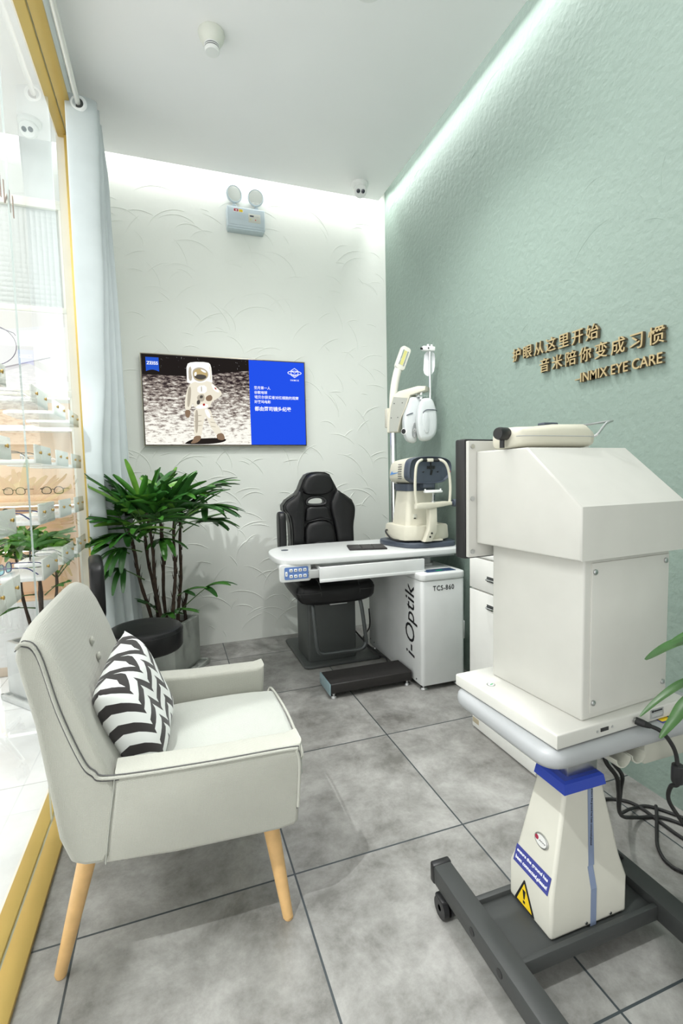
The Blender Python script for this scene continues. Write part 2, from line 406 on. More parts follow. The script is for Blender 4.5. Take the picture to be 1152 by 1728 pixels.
# back: rises from the seat, top edge bowed up in the middle, front face softly concave
def back_ring(v):
    y = y0+.003+(y1-y0-.006)*v; e = abs(2*v-1)
    dz = -.030*e**6+.004; fx = .018*(1-e**2)
    prof = [(-.192, .334), (-.235, .341), (-.264, .355), (-.285, .42), (-.318, .70), (-.347, .88+dz), (-.342, .908+dz), (-.320, .922+dz), (-.290-fx, .906+dz), (-.266-fx, .860+dz),
            (-.230-fx, .745), (-.186-fx, .60), (-.150, .49), (-.150, .40)]
    return [(x, y, z) for x, z in prof]
bk = B().loft([back_ring(v) for v in (0, .02, .05, .1, .16, .28, .4, .5, .6, .72, .84, .9, .95, .98, 1)])
o = obj('backrest', bk, linen, t, angle=50)
m = o.modifiers.new('soft', 'BEVEL'); m.width = .012; m.segments = 3; m.limit_method = 'ANGLE'; m.angle_limit = R_(40)
for zb in (.775, .725):
    for yb_, in ((1.60,),):
        zb -= .005; xb = -.251-(.775-zb)*-.32
        obj('button', B().ball((xb, yb_, zb), .013, sc=(.55, 1, 1)), linen, t)
obj('seat_base', B().box((-.20, y0+.07, .305), (.272, y1-.07, .40), .02, seg=3), linen, t)
def seat_ring(u):
    x = -.15+.475*u; e = abs(2*u-1); zt = .455+.012*(1-e**3); inset = .012*e**6
    return [(x, y0+.086+inset, .375), (x, y0+.084+inset, .42), (x, y0+.095+inset, zt-.014), (x, y0+.13, zt), (x, 1.545, zt+.010), (x, y1-.13, zt), (x, y1-.095-inset, zt-.014), (x, y1-.084-inset, .42), (x, y1-.086-inset, .375)]
o = obj('seat_cushion', B().loft([seat_ring(u) for u in (0, .1, .3, .5, .7, .85, .95, 1)]), linen_seat, t, angle=50)
m = o.modifiers.new('soft', 'BEVEL'); m.width = .014; m.segments = 3; m.limit_method = 'ANGLE'; m.angle_limit = R_(40)
def pipe_line(yy, name='piping'):
    pl = [(-.3405, yy, .884), (-.326, yy, .894), (-.300, yy, .866), (-.268, yy, .728), (-.228, yy, .603), (-.205, yy, .566), (-.168, yy, .546), (.04, yy, .532), (.262, yy, .525), (.284, yy, .515), (.290, yy, .47), (.283, yy, .36)]
    p = spline(pl, 5)
    obj(name, B().tube(p, .0042, 8), linen, t)
    s = .010
    obj('stitching', B().tube([Vector(q)+Vector((-.0035, .0012, -.0062)) for q in p], .0014, 6).tube([Vector(q)+Vector((.0035, .0012, .0062)) for q in p], .0014, 6), stitch_mat, t)
pipe_line(y0+.0005); 
obj('piping', B().tube(spline([(.306, y0+.095, .435), (.322, y0+.10, .452), (.332, 1.545, .458), (.322, y1-.10, .452), (.306, y1-.095, .435)], 8), .004, 8), linen, t)
obj('seam', B().tube(spline([(-.160, y0+.0005, .548), (-.166, y0+.0005, .50), (-.176, y0+.0005, .44), (-.187, y0+.0005, .36), (-.190, y0+.0005, .336)], 5), .0016, 6), piping_mat, t)
for (fx, fy, tx, ty) in ((.256, 1.272, .215, 1.315), (-.322, 1.315, -.232, 1.335), (.256, 1.82, .215, 1.775), (-.322, 1.775, -.232, 1.755)):
    zt = .315 if tx > 0 else .345
    obj('leg', B().cyl((fx, fy, .006), (tx, ty, zt), .0145, .0245, 22), wood_leg, t)
    t_leg = [c for c in t.children if c.name.startswith('leg')][-1]
    obj('glide', B().cyl((fx, fy, 0), (fx+.001, fy, .007), .0125, .014, 18), wood_leg, t_leg)

# ------------------------------------------------------------------ zigzag pillow
pm = bpy.data.materials.new('zigzag_cloth'); pm.use_nodes = True; nt = pm.node_tree; N = nt.nodes.new; L = nt.links.new
pb = nt.nodes['Principled BSDF']; pb.inputs['Roughness'].default_value = .85; pb.inputs['Sheen Weight'].default_value = .2
tc = N('ShaderNodeTexCoord'); sp = N('ShaderNodeSeparateXYZ'); L(tc.outputs['UV'], sp.inputs[0])
def M2(op, a, b=None, v=None):
    n = N('ShaderNodeMath'); n.operation = op
    L(a, n.inputs[0])
    if b is not None: L(b, n.inputs[1])
    if v is not None: n.inputs[1].default_value = v
    return n.outputs[0]
fx = M2('MULTIPLY', sp.outputs[0], v=3.6); zz = M2('PINGPONG', fx, v=.5)      # zig-zag across
st = M2('MULTIPLY', zz, v=.30)
# stepped diagonals give the saw-tooth look of the print
fr = M2('FRACT', M2('MULTIPLY', sp.outputs[0], v=7.2)); saw = M2('MULTIPLY', fr, v=.05)
s1 = M2('ADD', M2('ADD', sp.outputs[1], st), saw)
fr2 = M2('FRACT', M2('MULTIPLY', s1, v=4.6)); gt = M2('GREATER_THAN', fr2, v=.54)
mx = N('ShaderNodeMix'); mx.data_type = 'RGBA'; L(gt, mx.inputs[0]); mx.inputs[6].default_value = (.80, .82, .80, 1); mx.inputs[7].default_value = (.022, .018, .018, 1)
L(mx.outputs[2], pb.inputs['Base Color'])
def pillow():
    b = B(); n = 28; S = .215
    t_ = bmesh.new(); uvl = t_.loops.layers.uv.new('UVMap'); sides = []
    for sgn in (1, -1):
        V = []
        for i in range(n+1):
            row = []
            for j in range(n+1):
                u, v = 2*i/n-1, 2*j/n-1
                th = (max(0, (1-u**4))*max(0, (1-v**4)))**.55*.072
                pin = 1-.055*(1-abs(u)**2)*abs(v)**3*1.0; pin2 = 1-.055*(1-abs(v)**2)*abs(u)**3
                wr = .004*math.sin(7*u+3*v)*(1-u*u)*(1-v*v)
                row.append(t_.verts.new((u*S*pin2, v*S*pin, sgn*(th+wr if sgn > 0 else th))))
            V.append(row)
        for i in range(n):
            for j in range(n):
                q = [(i, j), (i+1, j), (i+1, j+1), (i, j+1)]
                if sgn < 0: q = q[::-1]
                f = t_.faces.new([V[a][c] for a, c in q])
                for lp, (a, c) in zip(f.loops, q): lp[uvl].uv = (a/n, c/n)
    bmesh.ops.remove_doubles(t_, verts=t_.verts[:], dist=1e-5)
    b.bm = t_; return b
pw = pillow()
pw.bm.transform(Matrix.Translation((-.128, 1.52, .592)) @ Matrix.Rotation(R_(-8), 4, 'Z') @ Matrix.Rotation(R_(-20), 4, 'Y') @ Matrix.Rotation(R_(8), 4, 'X') @ Matrix(((0, 0, 1, 0), (1, 0, 0, 0), (0, 1, 0, 0), (0, 0, 0, 1))) @ Matrix.Rotation(R_(0), 4, 'Z') @ Matrix.Diagonal((.86, .73, .95, 1)))
tag(obj('throw_pillow', pw, pm, angle=180), 'black and white zigzag throw pillow propped in the grey armchair', 'pillow')

# ------------------------------------------------------------------ stool
t = thing('swivel_stool', 'black round stool with padded backrest standing behind the grey armchair', 'stool', (-.155, 2.50, 0))
obj('seat', B().lathe([(.0, .545), (.06, .542), (.12, .540), (.155, .537), (.168, .530), (.174, .518), (.173, .44), (.165, .428), (.15, .424), (0, .424)], (-.155, 2.50, 0), seg=48), black_leather, t)
obj('seat_seam', B().tube([(-.155+.1735*math.cos(2*PI*k/40), 2.50+.1735*math.sin(2*PI*k/40), .516) for k in range(40)], .0022, 6, closed=True), black_leather, t)
obj('gas_column', B().cyl((-.155, 2.50, .10), (-.155, 2.50, .25), .028, mi=0).cyl((-.155, 2.50, .25), (-.155, 2.50, .424), .020), chrome, t)
obj('mounting_plate', B().box((-.235, 2.42, .412), (-.075, 2.58, .4235), .003), dark_metal, t)
bs = B().cyl((-.155, 2.5, .075), (-.155, 2.5, .125), .04)
for k in range(5):
    a = R_(72*k+20); bs.tube([(-.155+.03*math.cos(a), 2.5+.03*math.sin(a), .10), (-.155+.24*math.cos(a), 2.5+.24*math.sin(a), .072)], [.022, .014], 10)
obj('star_base', bs, chrome, t)
for k in range(5):
    a = R_(72*k+20); c = Vector((-.155+.232*math.cos(a), 2.5+.232*math.sin(a), .0255)); ax = Vector((-math.sin(a), math.cos(a), 0))
    obj('caster', B().cyl(c-ax*.02, c-ax*.004, .0255, seg=18).cyl(c+ax*.004, c+ax*.02, .0255, seg=18).cyl(c-ax*.02+Vector((0, 0, .0)), c+ax*.02, .01).cyl(c, c+Vector((0, 0, .05)), .008), black_plastic, t)
pad = B().prism(smooth_closed([(-.125, -.14), (.125, -.14), (.165, -.05), (.165, .10), (.10, .15), (-.10, .15), (-.165, .10), (-.165, -.05)], 2), -.03, .03, .02, seg=4,
       M=Matrix.Translation((-.355, 2.50, .750)) @ Matrix.Rotation(R_(9), 4, 'Z') @ Matrix(((0, 0, 1, 0), (1, 0, 0, 0), (0, 1, 0, 0), (0, 0, 0, 1))))
obj('backrest', pad, black_leather, t)
obj('backrest_bar', B().tube(spline([(-.20, 2.50, .418), (-.33, 2.495, .416), (-.392, 2.495, .45), (-.40, 2.495, .55), (-.392, 2.497, .70)], 6), .011, 10, flat=(1.8, .6)), dark_metal, t)

# ------------------------------------------------------------------ curtain and rod
t = thing('curtain', 'pale blue grey curtain gathered at the end of the glass partition', 'curtain', (-.36, 3.12, .02))
def cur(u, v):                                     # u along the cloth, v from top to hem
    nf = 4.5; yy = 2.935+.26*u+.06*v*u                     # folds hang one behind the other
    ph = 2*PI*nf*u
    def lerp(tab, q):
        for (q0, a), (q1, b) in zip(tab, tab[1:]):
            if q <= q1: s = (q-q0)/(q1-q0); s = s*s*(3-2*s); return a+(b-a)*s
        return tab[-1][1]
    rf = lerp(((0, -.287), (.25, -.312), (.42, -.340), (.60, -.392), (.8, -.375), (1, -.36)), v)      # right tip of the front fold, drawn in half way down
    rl = lerp(((0, -.290), (.1, -.268), (.4, -.246), (.7, -.236), (1, -.205)), v)                     # right tip of the rear fold
    k = math.floor(nf*u); right = rf+(rl-rf)*min(1, u*1.15)**.75+.006*math.sin(2.3*k+4*v)*(0 if k == 0 else 1)
    lf = -.430-.006*math.sin(PI*v); ll_ = rl-.11; left = lf+(ll_-lf)*u
    xx = (left+right)/2-(right-left)/2*math.cos(ph)
    yy += .014*math.sin(ph*.5+3*v)*v-.016*math.sin(ph)*(1 if ph < PI else .5)
    return (xx, yy, 3.235-v*(3.235-.03))
o = obj('cloth', B().grid(cur, 260, 40), curtain_mat, t, angle=180)
m = o.modifiers.new('thickness', 'SOLIDIFY'); m.thickness = .003
ring = B().lathe([(.025, -.004), (.034, -.005), (.042, 0), (.034, .005), (.025, .004), (.025, -.004)], (-.370, 2.932, 3.195), (0, 1, 0), 28, caps=False)
obj('eyelet', ring, mat('eyelet_white', (.8, .82, .82), .3), t)
obj('eyelet_hole', B().cyl((-.370, 2.9285, 3.195), (-.370, 2.9315, 3.195), .0245), dark_metal, t)
t = thing('curtain_rod', 'white metal curtain rod under the ceiling along the glass partition', 'curtain rod', (-.37, 2.2, 3.35))
obj('rod', B().cyl((-.370, 0.3, 3.195), (-.370, 3.22, 3.195), .0125), mat('rod_white', (.72, .72, .68), .3, .4), t)
for yy in (.8, 3.215): obj('bracket', B().cyl((-.370, yy, 3.195), (-.370, yy, 3.35), .008).cyl((-.370, yy, 3.343), (-.370, yy, 3.35), .025).cyl((-.37, yy-.012, 3.195), (-.37, yy+.012, 3.195), .017), white_plastic, t)

# ------------------------------------------------------------------ potted palm
PC = Vector((-.08, 3.28, 0)); PA = math.atan2(.26, .16)
t = thing('potted_palm', 'tall fan palm in a grey concrete planter by the curtain', 'potted plant', (PC.x, PC.y, .026), PA)
def lbox(b, sx, sy, z0, z1, bev, mi=0): return b.box((-sx, -sy, z0), (sx, sy, z1), bev, mi, M=Matrix.Translation(PC) @ Matrix.Rotation(PA, 4, 'Z'))
h = .152; wl = .022; pb_ = B()
RZ = Matrix.Translation(PC) @ Matrix.Rotation(PA, 4, 'Z')
pb_.loft([[RZ @ Vector((sx*a, sy*a, z)) for sx, sy in ((1, 1), (-1, 1), (-1, -1), (1, -1))] for a, z in ((h*.93, .026), (h, .045), (h, .335), (h-.004, .34), (h-wl, .34), (h-wl-.003, .335), (h-wl, .26))])
obj('pot', pb_, concrete, t)
def soil(u, v):
    p = RZ @ Vector(((u-.5)*2*(h-wl-.002), (v-.5)*2*(h-wl-.002), 0)); return (p.x, p.y, .305+.01*math.sin(13*u)*math.cos(11*v))
obj('soil', B().grid(soil, 12, 12), soil_mat, t)
tr_ = B(); lbox(tr_, .20, .20, .0, .012, .003)
for sx, sy, cx_, cy_ in ((.20, .008, 0, .192), (.20, .008, 0, -.192), (.008, .20, .192, 0), (.008, .20, -.192, 0)):
    tr_.box((cx_-sx, cy_-sy, .008), (cx_+sx, cy_+sy, .026), .002, M=RZ)
tr_.box((-.13, -.13, .012), (.13, .13, .0255), 0, M=RZ)
tag(obj('plant_tray', tr_, concrete), 'square concrete tray under the palm planter', 'plant tray')
rp = random.Random(21); ROOM = [-.43, 1.6, 0, 3.66]
def leaflet(b, base, d, up, L_, wd, droop, mi):
    """strap leaflet, pleated along its middle, blunt toothed tip, bending under its weight"""
    d = d.normalized(); side = d.cross(up).normalized(); nrm = side.cross(d).normalized(); rows = []
    n = 7; p = Vector(base); dd = d.copy()
    for i in range(n+1):
        s = i/n; wv = wd*(0.30+1.0*math.sin(PI*min(1, .18+.72*s))**.8) * (1 if s < .9 else .62)
        fold = .22*wv
        q_ = p.copy(); p = Vector((min(max(p.x, ROOM[0]), ROOM[1]), min(max(p.y, ROOM[2]), ROOM[3]), p.z))   # leaves lie against glass and walls
        rows.append([p-side*wv/2+nrm*fold, p-side*wv/4+nrm*fold*.2, p.copy(), p+side*wv/4+nrm*fold*.2, p+side*wv/2+nrm*fold])
        dd = (dd+Vector((0, 0, -droop/n))).normalized(); p = q_+dd*(L_/n)
    t_ = bmesh.new(); V = [[t_.verts.new(q) for q in r] for r in rows]
    for i in range(n):
        for j in range(4): t_.faces.new((V[i][j], V[i][j+1], V[i+1][j+1], V[i+1][j]))
    b._merge(t_, mi)
def fan(root, start, d, plen, nl, L_, wd, droop, spread=150, rnd=rp, tilt=0.35, mi_=None):
    """palm leaf: stalk and a fan of leaflets, one mesh"""
    b = B(); d = Vector(d).normalized(); pts = []
    p = Vector(start); dd = d.copy()
    for i in range(6):
        pts.append(p.copy()); dd = (dd+Vector((0, 0, -.03))).normalized(); p = p+dd*plen/5
    b.tube(pts, [.0045-.0004*i for i in range(6)], 6, 0)
    tip = pts[-1]; hz = Vector((0, 0, 1)); sd = dd.cross(hz)
    if sd.length < .05: sd = Vector((1, 0, 0))
    sd.normalize(); nr = sd.cross(dd).normalized()
    for k in range(nl):
        a = R_(spread)*((k+.5)/nl-.5)+rnd.uniform(-.06, .06)
        ld = dd*math.cos(a)+sd*math.sin(a)+nr*(-.10+rnd.uniform(-.1, .1))
        ln = L_*(1-.25*abs(a)/R_(90))*rnd.uniform(.86, 1.1)
        m_ = mi_ if mi_ is not None else rnd.choices((1, 2, 3), (6, 3, 1))[0]
        leaflet(b, tip, ld, nr, ln, wd*rnd.uniform(.8, 1.15), droop*rnd.uniform(.6, 1.5), m_)
    return obj('leaf', b, [stalk, leaf_a, leaf_b, leaf_c], root, angle=180)
stems = [(-.15, 3.22, .98, -.10, -.22), (-.10, 3.20, 1.06, -.04, -.26), (-.075, 3.24, 1.10, .0, -.14), (-.03, 3.18, 1.00, .035, -.14), (.0, 3.26, 1.06, .05, .0), (-.115, 3.28, 1.02, -.06, -.20), (.035, 3.29, .52, .02, 0)]
for i, (sx, sy, hz, lx, ly) in enumerate(stems):
    b = B(); pts = [Vector((sx+lx*s+.006*math.sin(9*s+i), sy+ly*s, .29+(hz-.29)*s)) for s in [k/12 for k in range(13)]]
    b.tube(pts, [.0105-.003*k/12+.0018*(k % 2) for k in range(13)], 9)
    for k in range(14):                              # fibrous sheaths
        s = rp.uniform(.1, .95); q = Vector((sx+lx*s+.006*math.sin(9*s+i), sy+ly*s, .29+(hz-.29)*s)); a = rp.uniform(0, 2*PI)
        b.tube([q+Vector((math.cos(a)*.009, math.sin(a)*.009, 0)), q+Vector((math.cos(a)*.018, math.sin(a)*.018, .045))], [.004, .0008], 5)
    obj('stem', b, bark, t)
    top = pts[-1]
    if hz < .7: continue
    nf = 5 if i < 5 else 4
    for k in range(nf):
        az = 2*PI*(k/nf)+i*1.1+rp.uniform(-.3, .3); el = rp.uniform(.25, 1.25)
        d = Vector((math.cos(az)*math.cos(el), math.sin(az)*math.cos(el)*.72, math.sin(el)))
        st_ = top+Vector((0, 0, -rp.uniform(0, .16)))
        if st_.y+d.y*.5 > 3.60: d.y = -abs(d.y)*.4
        fan(t, st_, d, rp.uniform(.08, .20), rp.randint(5, 7), rp.uniform(.24, .31), .030, rp.uniform(.15, .6))
for k in range(12):                                  # upright young leaves at the heart of the crown
    az = 2*PI*k/12+rp.uniform(-.2, .2); el = rp.uniform(.75, 1.3)
    fan(t, (-.12+.10*math.cos(az), 3.08+.06*math.sin(az), rp.uniform(.92, 1.06)), (math.cos(az)*math.cos(el), math.sin(az)*math.cos(el)*.6-.08, math.sin(el)), rp.uniform(.05, .12), rp.randint(5, 7), rp.uniform(.20, .27), .031, rp.uniform(.1, .4))
# lower and outlying leaves seen singly in the photograph
for st_, d, pl_, nl, L_, dr in (((-.18, 3.06, .66), (-.62, -.55, .62), .16, 6, .23, 1.9), ((-.18, 2.97, .84), (-.7, -.4, .35), .10, 7, .22, 1.5), ((-.18, 2.96, .92), (-.9, -.35, .30), .10, 7, .22, .35), ((-.20, 2.96, .96), (-.8, -.35, .62), .10, 6, .24, .3), ((-.18, 2.96, 1.0), (-.5, -.35, .9), .12, 6, .30, .25),
                                ((.01, 3.25, .40), (.75, -.2, .75), .22, 5, .21, .9), ((.0, 3.25, .50), (.7, -.2, .5), .05, 4, .16, .3), ((-.02, 3.2, .42), (.4, -.5, .3), .03, 3, .17, .2),
                                ((-.12, 3.2, .42), (-.5, -.4, .8), .05, 3, .17, .3), ((-.08, 3.2, .40), (.3, -.7, .35), .03, 3, .13, .4), ((-.1, 3.15, .86), (.3, -.9, .5), .08, 6, .2, 1.0),
                                ((.0, 3.22, 1.0), (.9, -.1, .45), .2, 7, .26, .5), ((.02, 3.22, 1.05), (.85, -.2, .8), .2, 7, .26, .4), ((.02, 3.3, .95), (.9, .1, .25), .18, 7, .25, .6)):
    fan(t, st_, d, pl_, nl, L_, .030, dr, 120)

# a second, shorter palm on the shop's side of the glass
P2 = Vector((-.738, 3.205, 0)); A2 = R_(-48.6); R2 = Matrix.Translation(P2) @ Matrix.Rotation(A2, 4, 'Z')
ROOM[:] = [-1.5, -.575, 3.075, 3.52]
tr_ = B().box((-.18, -.18, 0), (.18, .18, .012), .003, M=R2)
for sx, sy, cx_, cy_ in ((.18, .008, 0, .172), (.18, .008, 0, -.172), (.008, .18, .172, 0), (.008, .18, -.172, 0)):
    tr_.box((cx_-sx, cy_-sy, .008), (cx_+sx, cy_+sy, .030), .002, M=R2)
tr_.box((-.13, -.13, .012), (.13, .13, .0255), 0, M=R2)
pale_concrete = mat('pale_concrete', (.60, .62, .61), .7, bump=(40, .2, .004), var=(7, .10))
tag(obj('plant_tray', tr_, pale_concrete), 'square pale tray on the white shop floor behind the glass', 'plant tray')
t = thing('potted_palm', 'shorter fan palm in a pale square planter on the shop side of the glass', 'potted plant', (P2.x, P2.y, .026), A2)
obj('pot', B().loft([[R2 @ Vector((sx*a, sy*a, z)) for sx, sy in ((1, 1), (-1, 1), (-1, -1), (1, -1))] for a, z in ((.138, .026), (.148, .045), (.148, .335), (.144, .34), (.126, .34), (.123, .335), (.126, .26))]), pale_concrete, t)
def soil2(u, v):
    p = R2 @ Vector(((u-.5)*.25, (v-.5)*.25, 0)); return (p.x, p.y, .305+.01*math.sin(13*u)*math.cos(11*v))
obj('soil', B().grid(soil2, 12, 12), soil_mat, t)
rq = random.Random(8)
for i, (sx, sy, hz, lx, ly) in enumerate([(-.80, 3.20, .86, -.06, -.03), (-.74, 3.16, .92, .0, -.02), (-.70, 3.22, .82, .04, .0), (-.76, 3.27, .88, -.02, .03)]):
    b = B(); pts = [Vector((sx+lx*s+.005*math.sin(9*s+i), sy+ly*s, .29+(hz-.29)*s)) for s in [k/10 for k in range(11)]]
    b.tube(pts, [.0095-.003*k/10+.0016*(k % 2) for k in range(11)], 8)
    obj('stem', b, bark, t)
    for k in range(5):
        az = 2*PI*k/5+i*.9+rq.uniform(-.3, .3); el = rq.uniform(.2, 1.1)
        fan(t, pts[-1]+Vector((0, 0, -rq.uniform(0, .14))), (math.cos(az)*math.cos(el), math.sin(az)*math.cos(el)*.55, math.sin(el)), rq.uniform(.06, .14), rq.randint(5, 7), rq.uniform(.18, .25), .028, rq.uniform(.2, .7), 150, rq, mi_=rq.choice((1, 2, 2, 3, 3)))
for st_, d in (((-.78, 3.2, .60), (-.7, -.3, .1)), ((-.78, 3.2, .52), (-.9, -.2, .25)), ((-.72, 3.16, .6), (.5, -.3, .5)), ((-.74, 3.15, .68), (-.3, -.5, .5))):
    fan(t, st_, d, .08, 3, .17, .026, .4, 100, rq, mi_=2)
ROOM[:] = [-.43, 1.6, 0, 3.66]

# ------------------------------------------------------------------ wall screen
t = thing('television', 'flat wall screen showing an astronaut beside a blue panel of white text', 'television', (.42, YB, 1.49))
x0, x1, z0, z1 = -.166, .996, 1.489, 2.119
obj('back_case', B().box((x0+.1, 3.672, z0+.08), (x1-.1, 3.70, z1-.08), .004), black_plastic, t)
fr_ = B(); 
fr_.box((x0, 3.648, z0), (x1, 3.673, z1), .003)
obj('bezel', fr_, mat('tv_rim', (.03, .028, .026), .35), t)
obj('rim', B().box((x0-.004, 3.651, z0-.004), (x1+.004, 3.671, z1+.004), .002), mat('tv_rim_gold', (.42, .38, .28), .35, .6), t)
sm = bpy.data.materials.new('lunar_picture'); sm.use_nodes = True; nt = sm.node_tree; N = nt.nodes.new; L = nt.links.new
nt.nodes.remove(nt.nodes['Principled BSDF'])
tc = N('ShaderNodeTexCoord'); mp = N('ShaderNodeMapping'); mp.inputs['Scale'].default_value = (20, 1, 62); L(tc.outputs['Object'], mp.inputs[0])
n1 = N('ShaderNodeTexNoise'); n1.inputs['Scale'].default_value = 1.0; n1.inputs['Detail'].default_value = 8; n1.inputs['Roughness'].default_value = .72; L(mp.outputs[0], n1.inputs['Vector'])
cr = N('ShaderNodeValToRGB'); e = cr.color_ramp.elements; e[0].position = .40; e[0].color = (.030, .020, .022, 1); e[1].position = .63; e[1].color = (.95, .93, .84, 1)
e.new(.5).color = (.30, .25, .22, 1)
sp = N('ShaderNodeSeparateXYZ'); L(tc.outputs['Object'], sp.inputs[0])
mr = N('ShaderNodeMapRange'); mr.inputs[1].default_value = .02; mr.inputs[2].default_value = .47; mr.inputs[3].default_value = .16; mr.inputs[4].default_value = -.06; L(sp.outputs[2], mr.inputs[0])
ad = N('ShaderNodeMath'); ad.operation = 'ADD'; L(n1.outputs['Fac'], ad.inputs[0]); L(mr.outputs[0], ad.inputs[1]); L(ad.outputs[0], cr.inputs[0])
em = N('ShaderNodeEmission'); em.inputs[1].default_value = .74; L(cr.outputs[0], em.inputs[0]); L(em.outputs[0], nt.nodes['Material Output'].inputs[0])
xs, zh = .571, 1.985
scr = B().box((x0+.006, 3.6462, z0+.006), (xs, 3.6482, zh-.010), mi=0).box((x0+.006, 3.6462, zh-.010), (xs, 3.6482, z1-.006), mi=1)
# gently sloping horizon wedge
scr.prism([(x0+.006, zh-.012), (xs, zh-.012), (xs, zh+.048), (.312, zh+.015), (.13, zh-.010)], 0, .0006, M=on_xz(0, 3.6462, 0), mi=0)
scr.box((xs, 3.6462, z0+.006), (x1-.006, 3.6482, z1-.006), mi=2)
rs = random.Random(2)
for k in range(40):
    xk, zk = rs.uniform(x0+.02, xs-.02), rs.uniform(zh+.04, z1-.015); s_ = rs.uniform(.0006, .0014)
    scr.box((xk, 3.6457, zk), (xk+s_*1.4, 3.6462, zk+s_*1.4), mi=3)
screen = obj('screen', scr, [sm, emat('space_black', (.016, .013, .012), 1), emat('screen_blue', (.016, .075, .72), 1.05), emat('screen_white', (.9, .92, .95), 1)], t)
XS = lambda d=0: on_xz(0, 3.6462-d, 0)
suit = emat('suit_white', (.80, .75, .62), 1.0); suit2 = emat('suit_shade', (.50, .45, .36), .9); suit3 = emat('suit_bright', (.98, .97, .92), 1.0); glove = emat('suit_glove', (.30, .20, .13), .8)
visor = emat('visor', (.55, .42, .20), .9); vis_d = emat('visor_dark', (.10, .09, .08), .8); sh_ = emat('lunar_shadow', (.02, .016, .014), 1); redm = emat('suit_red', (.4, .03, .02), 1)
ast = B(); cx_ = .205
def pz(pts, d, mi, it=2): ast.prism(smooth_closed(pts, it), 0, .0006, M=XS(d), mi=mi)
pz([(.104, 1.51), (.156, 1.536), (.213, 1.539), (.346, 1.544), (.398, 1.532), (.362, 1.51), (.257, 1.497), (.098, 1.497)], .0003, 4)      # shadow on the ground
pz([(.133, 2.058), (.170, 2.077), (.280, 2.081), (.302, 2.061), (.306, 1.98), (.307, 1.934), (.274, 1.925), (.133, 1.92), (.132, 1.972)], .0006, 5, 1)   # life-support pack
pz([(.145, 2.03), (.165, 2.05), (.170, 1.95), (.145, 1.94)], .0009, 1, 1); pz([(.288, 2.06), (.300, 2.04), (.300, 1.95), (.290, 1.96)], .0009, 0, 1)
pz([(.141, 1.915), (.190, 1.943), (.287, 1.950), (.331, 1.909), (.368, 1.875), (.370, 1.852), (.327, 1.818), (.294, 1.802), (.281, 1.752), (.174, 1.753), (.165, 1.795), (.144, 1.737), (.108, 1.739), (.114, 1.822)], .0012, 0, 1)   # torso and arms
pz([(.174, 1.761), (.279, 1.763), (.307, 1.664), (.352, 1.606), (.359, 1.564), (.319, 1.558), (.272, 1.640), (.248, 1.710), (.228, 1.628), (.213, 1.545), (.165, 1.543), (.167, 1.662)], .0009, 0, 1)   # legs
pz([(.108, 1.739), (.149, 1.740), (.142, 1.696), (.131, 1.682), (.112, 1.689)], .0018, 2, 1); pz([(.253, 1.833), (.288, 1.854), (.305, 1.834), (.295, 1.807), (.260, 1.804)], .0018, 2, 1)   # gloves
pz([(.166, 1.557), (.214, 1.559), (.208, 1.528), (.177, 1.505), (.134, 1.503), (.155, 1.524)], .0018, 2, 1); pz([(.320, 1.570), (.365, 1.582), (.382, 1.540), (.363, 1.525), (.323, 1.534)], .0018, 2, 1)   # boots
pz([(.164, 2.042), (.218, 2.073), (.263, 2.068), (.292, 2.038), (.297, 1.992), (.280, 1.954), (.240, 1.933), (.189, 1.933), (.165, 1.968)], .0018, 5)      # helmet
pz([(.170, 2.020), (.211, 2.043), (.251, 2.036), (.280, 2.012), (.281, 1.979), (.252, 1.948), (.209, 1.939), (.174, 1.960)], .0024, 1)
pz([(.176, 2.012), (.213, 2.034), (.249, 2.028), (.274, 2.006), (.275, 1.982), (.249, 1.955), (.211, 1.947), (.180, 1.965)], .0027, 3)              # visor
pz([(.180, 1.982), (.220, 1.994), (.266, 1.986), (.266, 1.967), (.229, 1.952), (.189, 1.962)], .0030, 7); pz([(.222, 2.030), (.256, 2.022), (.270, 2.004), (.243, 2.008)], .0030, 5)
pz([(.182, 2.000), (.200, 2.012), (.200, 1.985), (.185, 1.975)], .0033, 5)
pz([(.200, 1.911), (.265, 1.918), (.265, 1.862), (.201, 1.858)], .0018, 5, 1); pz([(.225, 1.908), (.232, 1.908), (.232, 1.870), (.225, 1.870)], .0021, 1, 1)
pz([(.193, 1.839), (.237, 1.859), (.250, 1.836), (.242, 1.801), (.201, 1.800)], .0018, 1, 1); pz([(.192, 1.806), (.215, 1.814), (.216, 1.784), (.193, 1.776)], .0024, 7, 1); pz([(.215, 1.842), (.236, 1.846), (.236, 1.826), (.215, 1.822)], .0024, 7, 1); pz([(.232, 1.785), (.248, 1.789), (.250, 1.773), (.234, 1.770)], .0024, 6, 1)
pz([(.186, 1.771), (.269, 1.790), (.272, 1.757), (.189, 1.746)], .0020, 5, 1); pz([(.138, 1.901), (.162, 1.902), (.145, 1.766), (.123, 1.756)], .0018, 1, 2); pz([(.291, 1.938), (.342, 1.893), (.358, 1.866), (.314, 1.878)], .0018, 5, 2)
pz([(.178, 1.741), (.201, 1.742), (.192, 1.580), (.173, 1.574)], .0014, 1, 2); pz([(.239, 1.747), (.269, 1.748), (.290, 1.685), (.264, 1.685)], .0014, 5, 2)
for zz in (1.66, 1.63, 1.70): pz([(.168, zz), (.222, zz+.006), (.222, zz), (.168, zz-.006)], .0020, 1, 1); pz([(.280, zz), (.318, zz-.006), (.318, zz-.011), (.280, zz-.005)], .0020, 1, 1)
pz([(.318, 1.905), (.330, 1.900), (.336, 1.888), (.322, 1.892)], .0024, 6, 1)
obj('astronaut_picture', ast, [suit, suit2, glove, visor, sh_, suit3, redm, vis_d], screen)
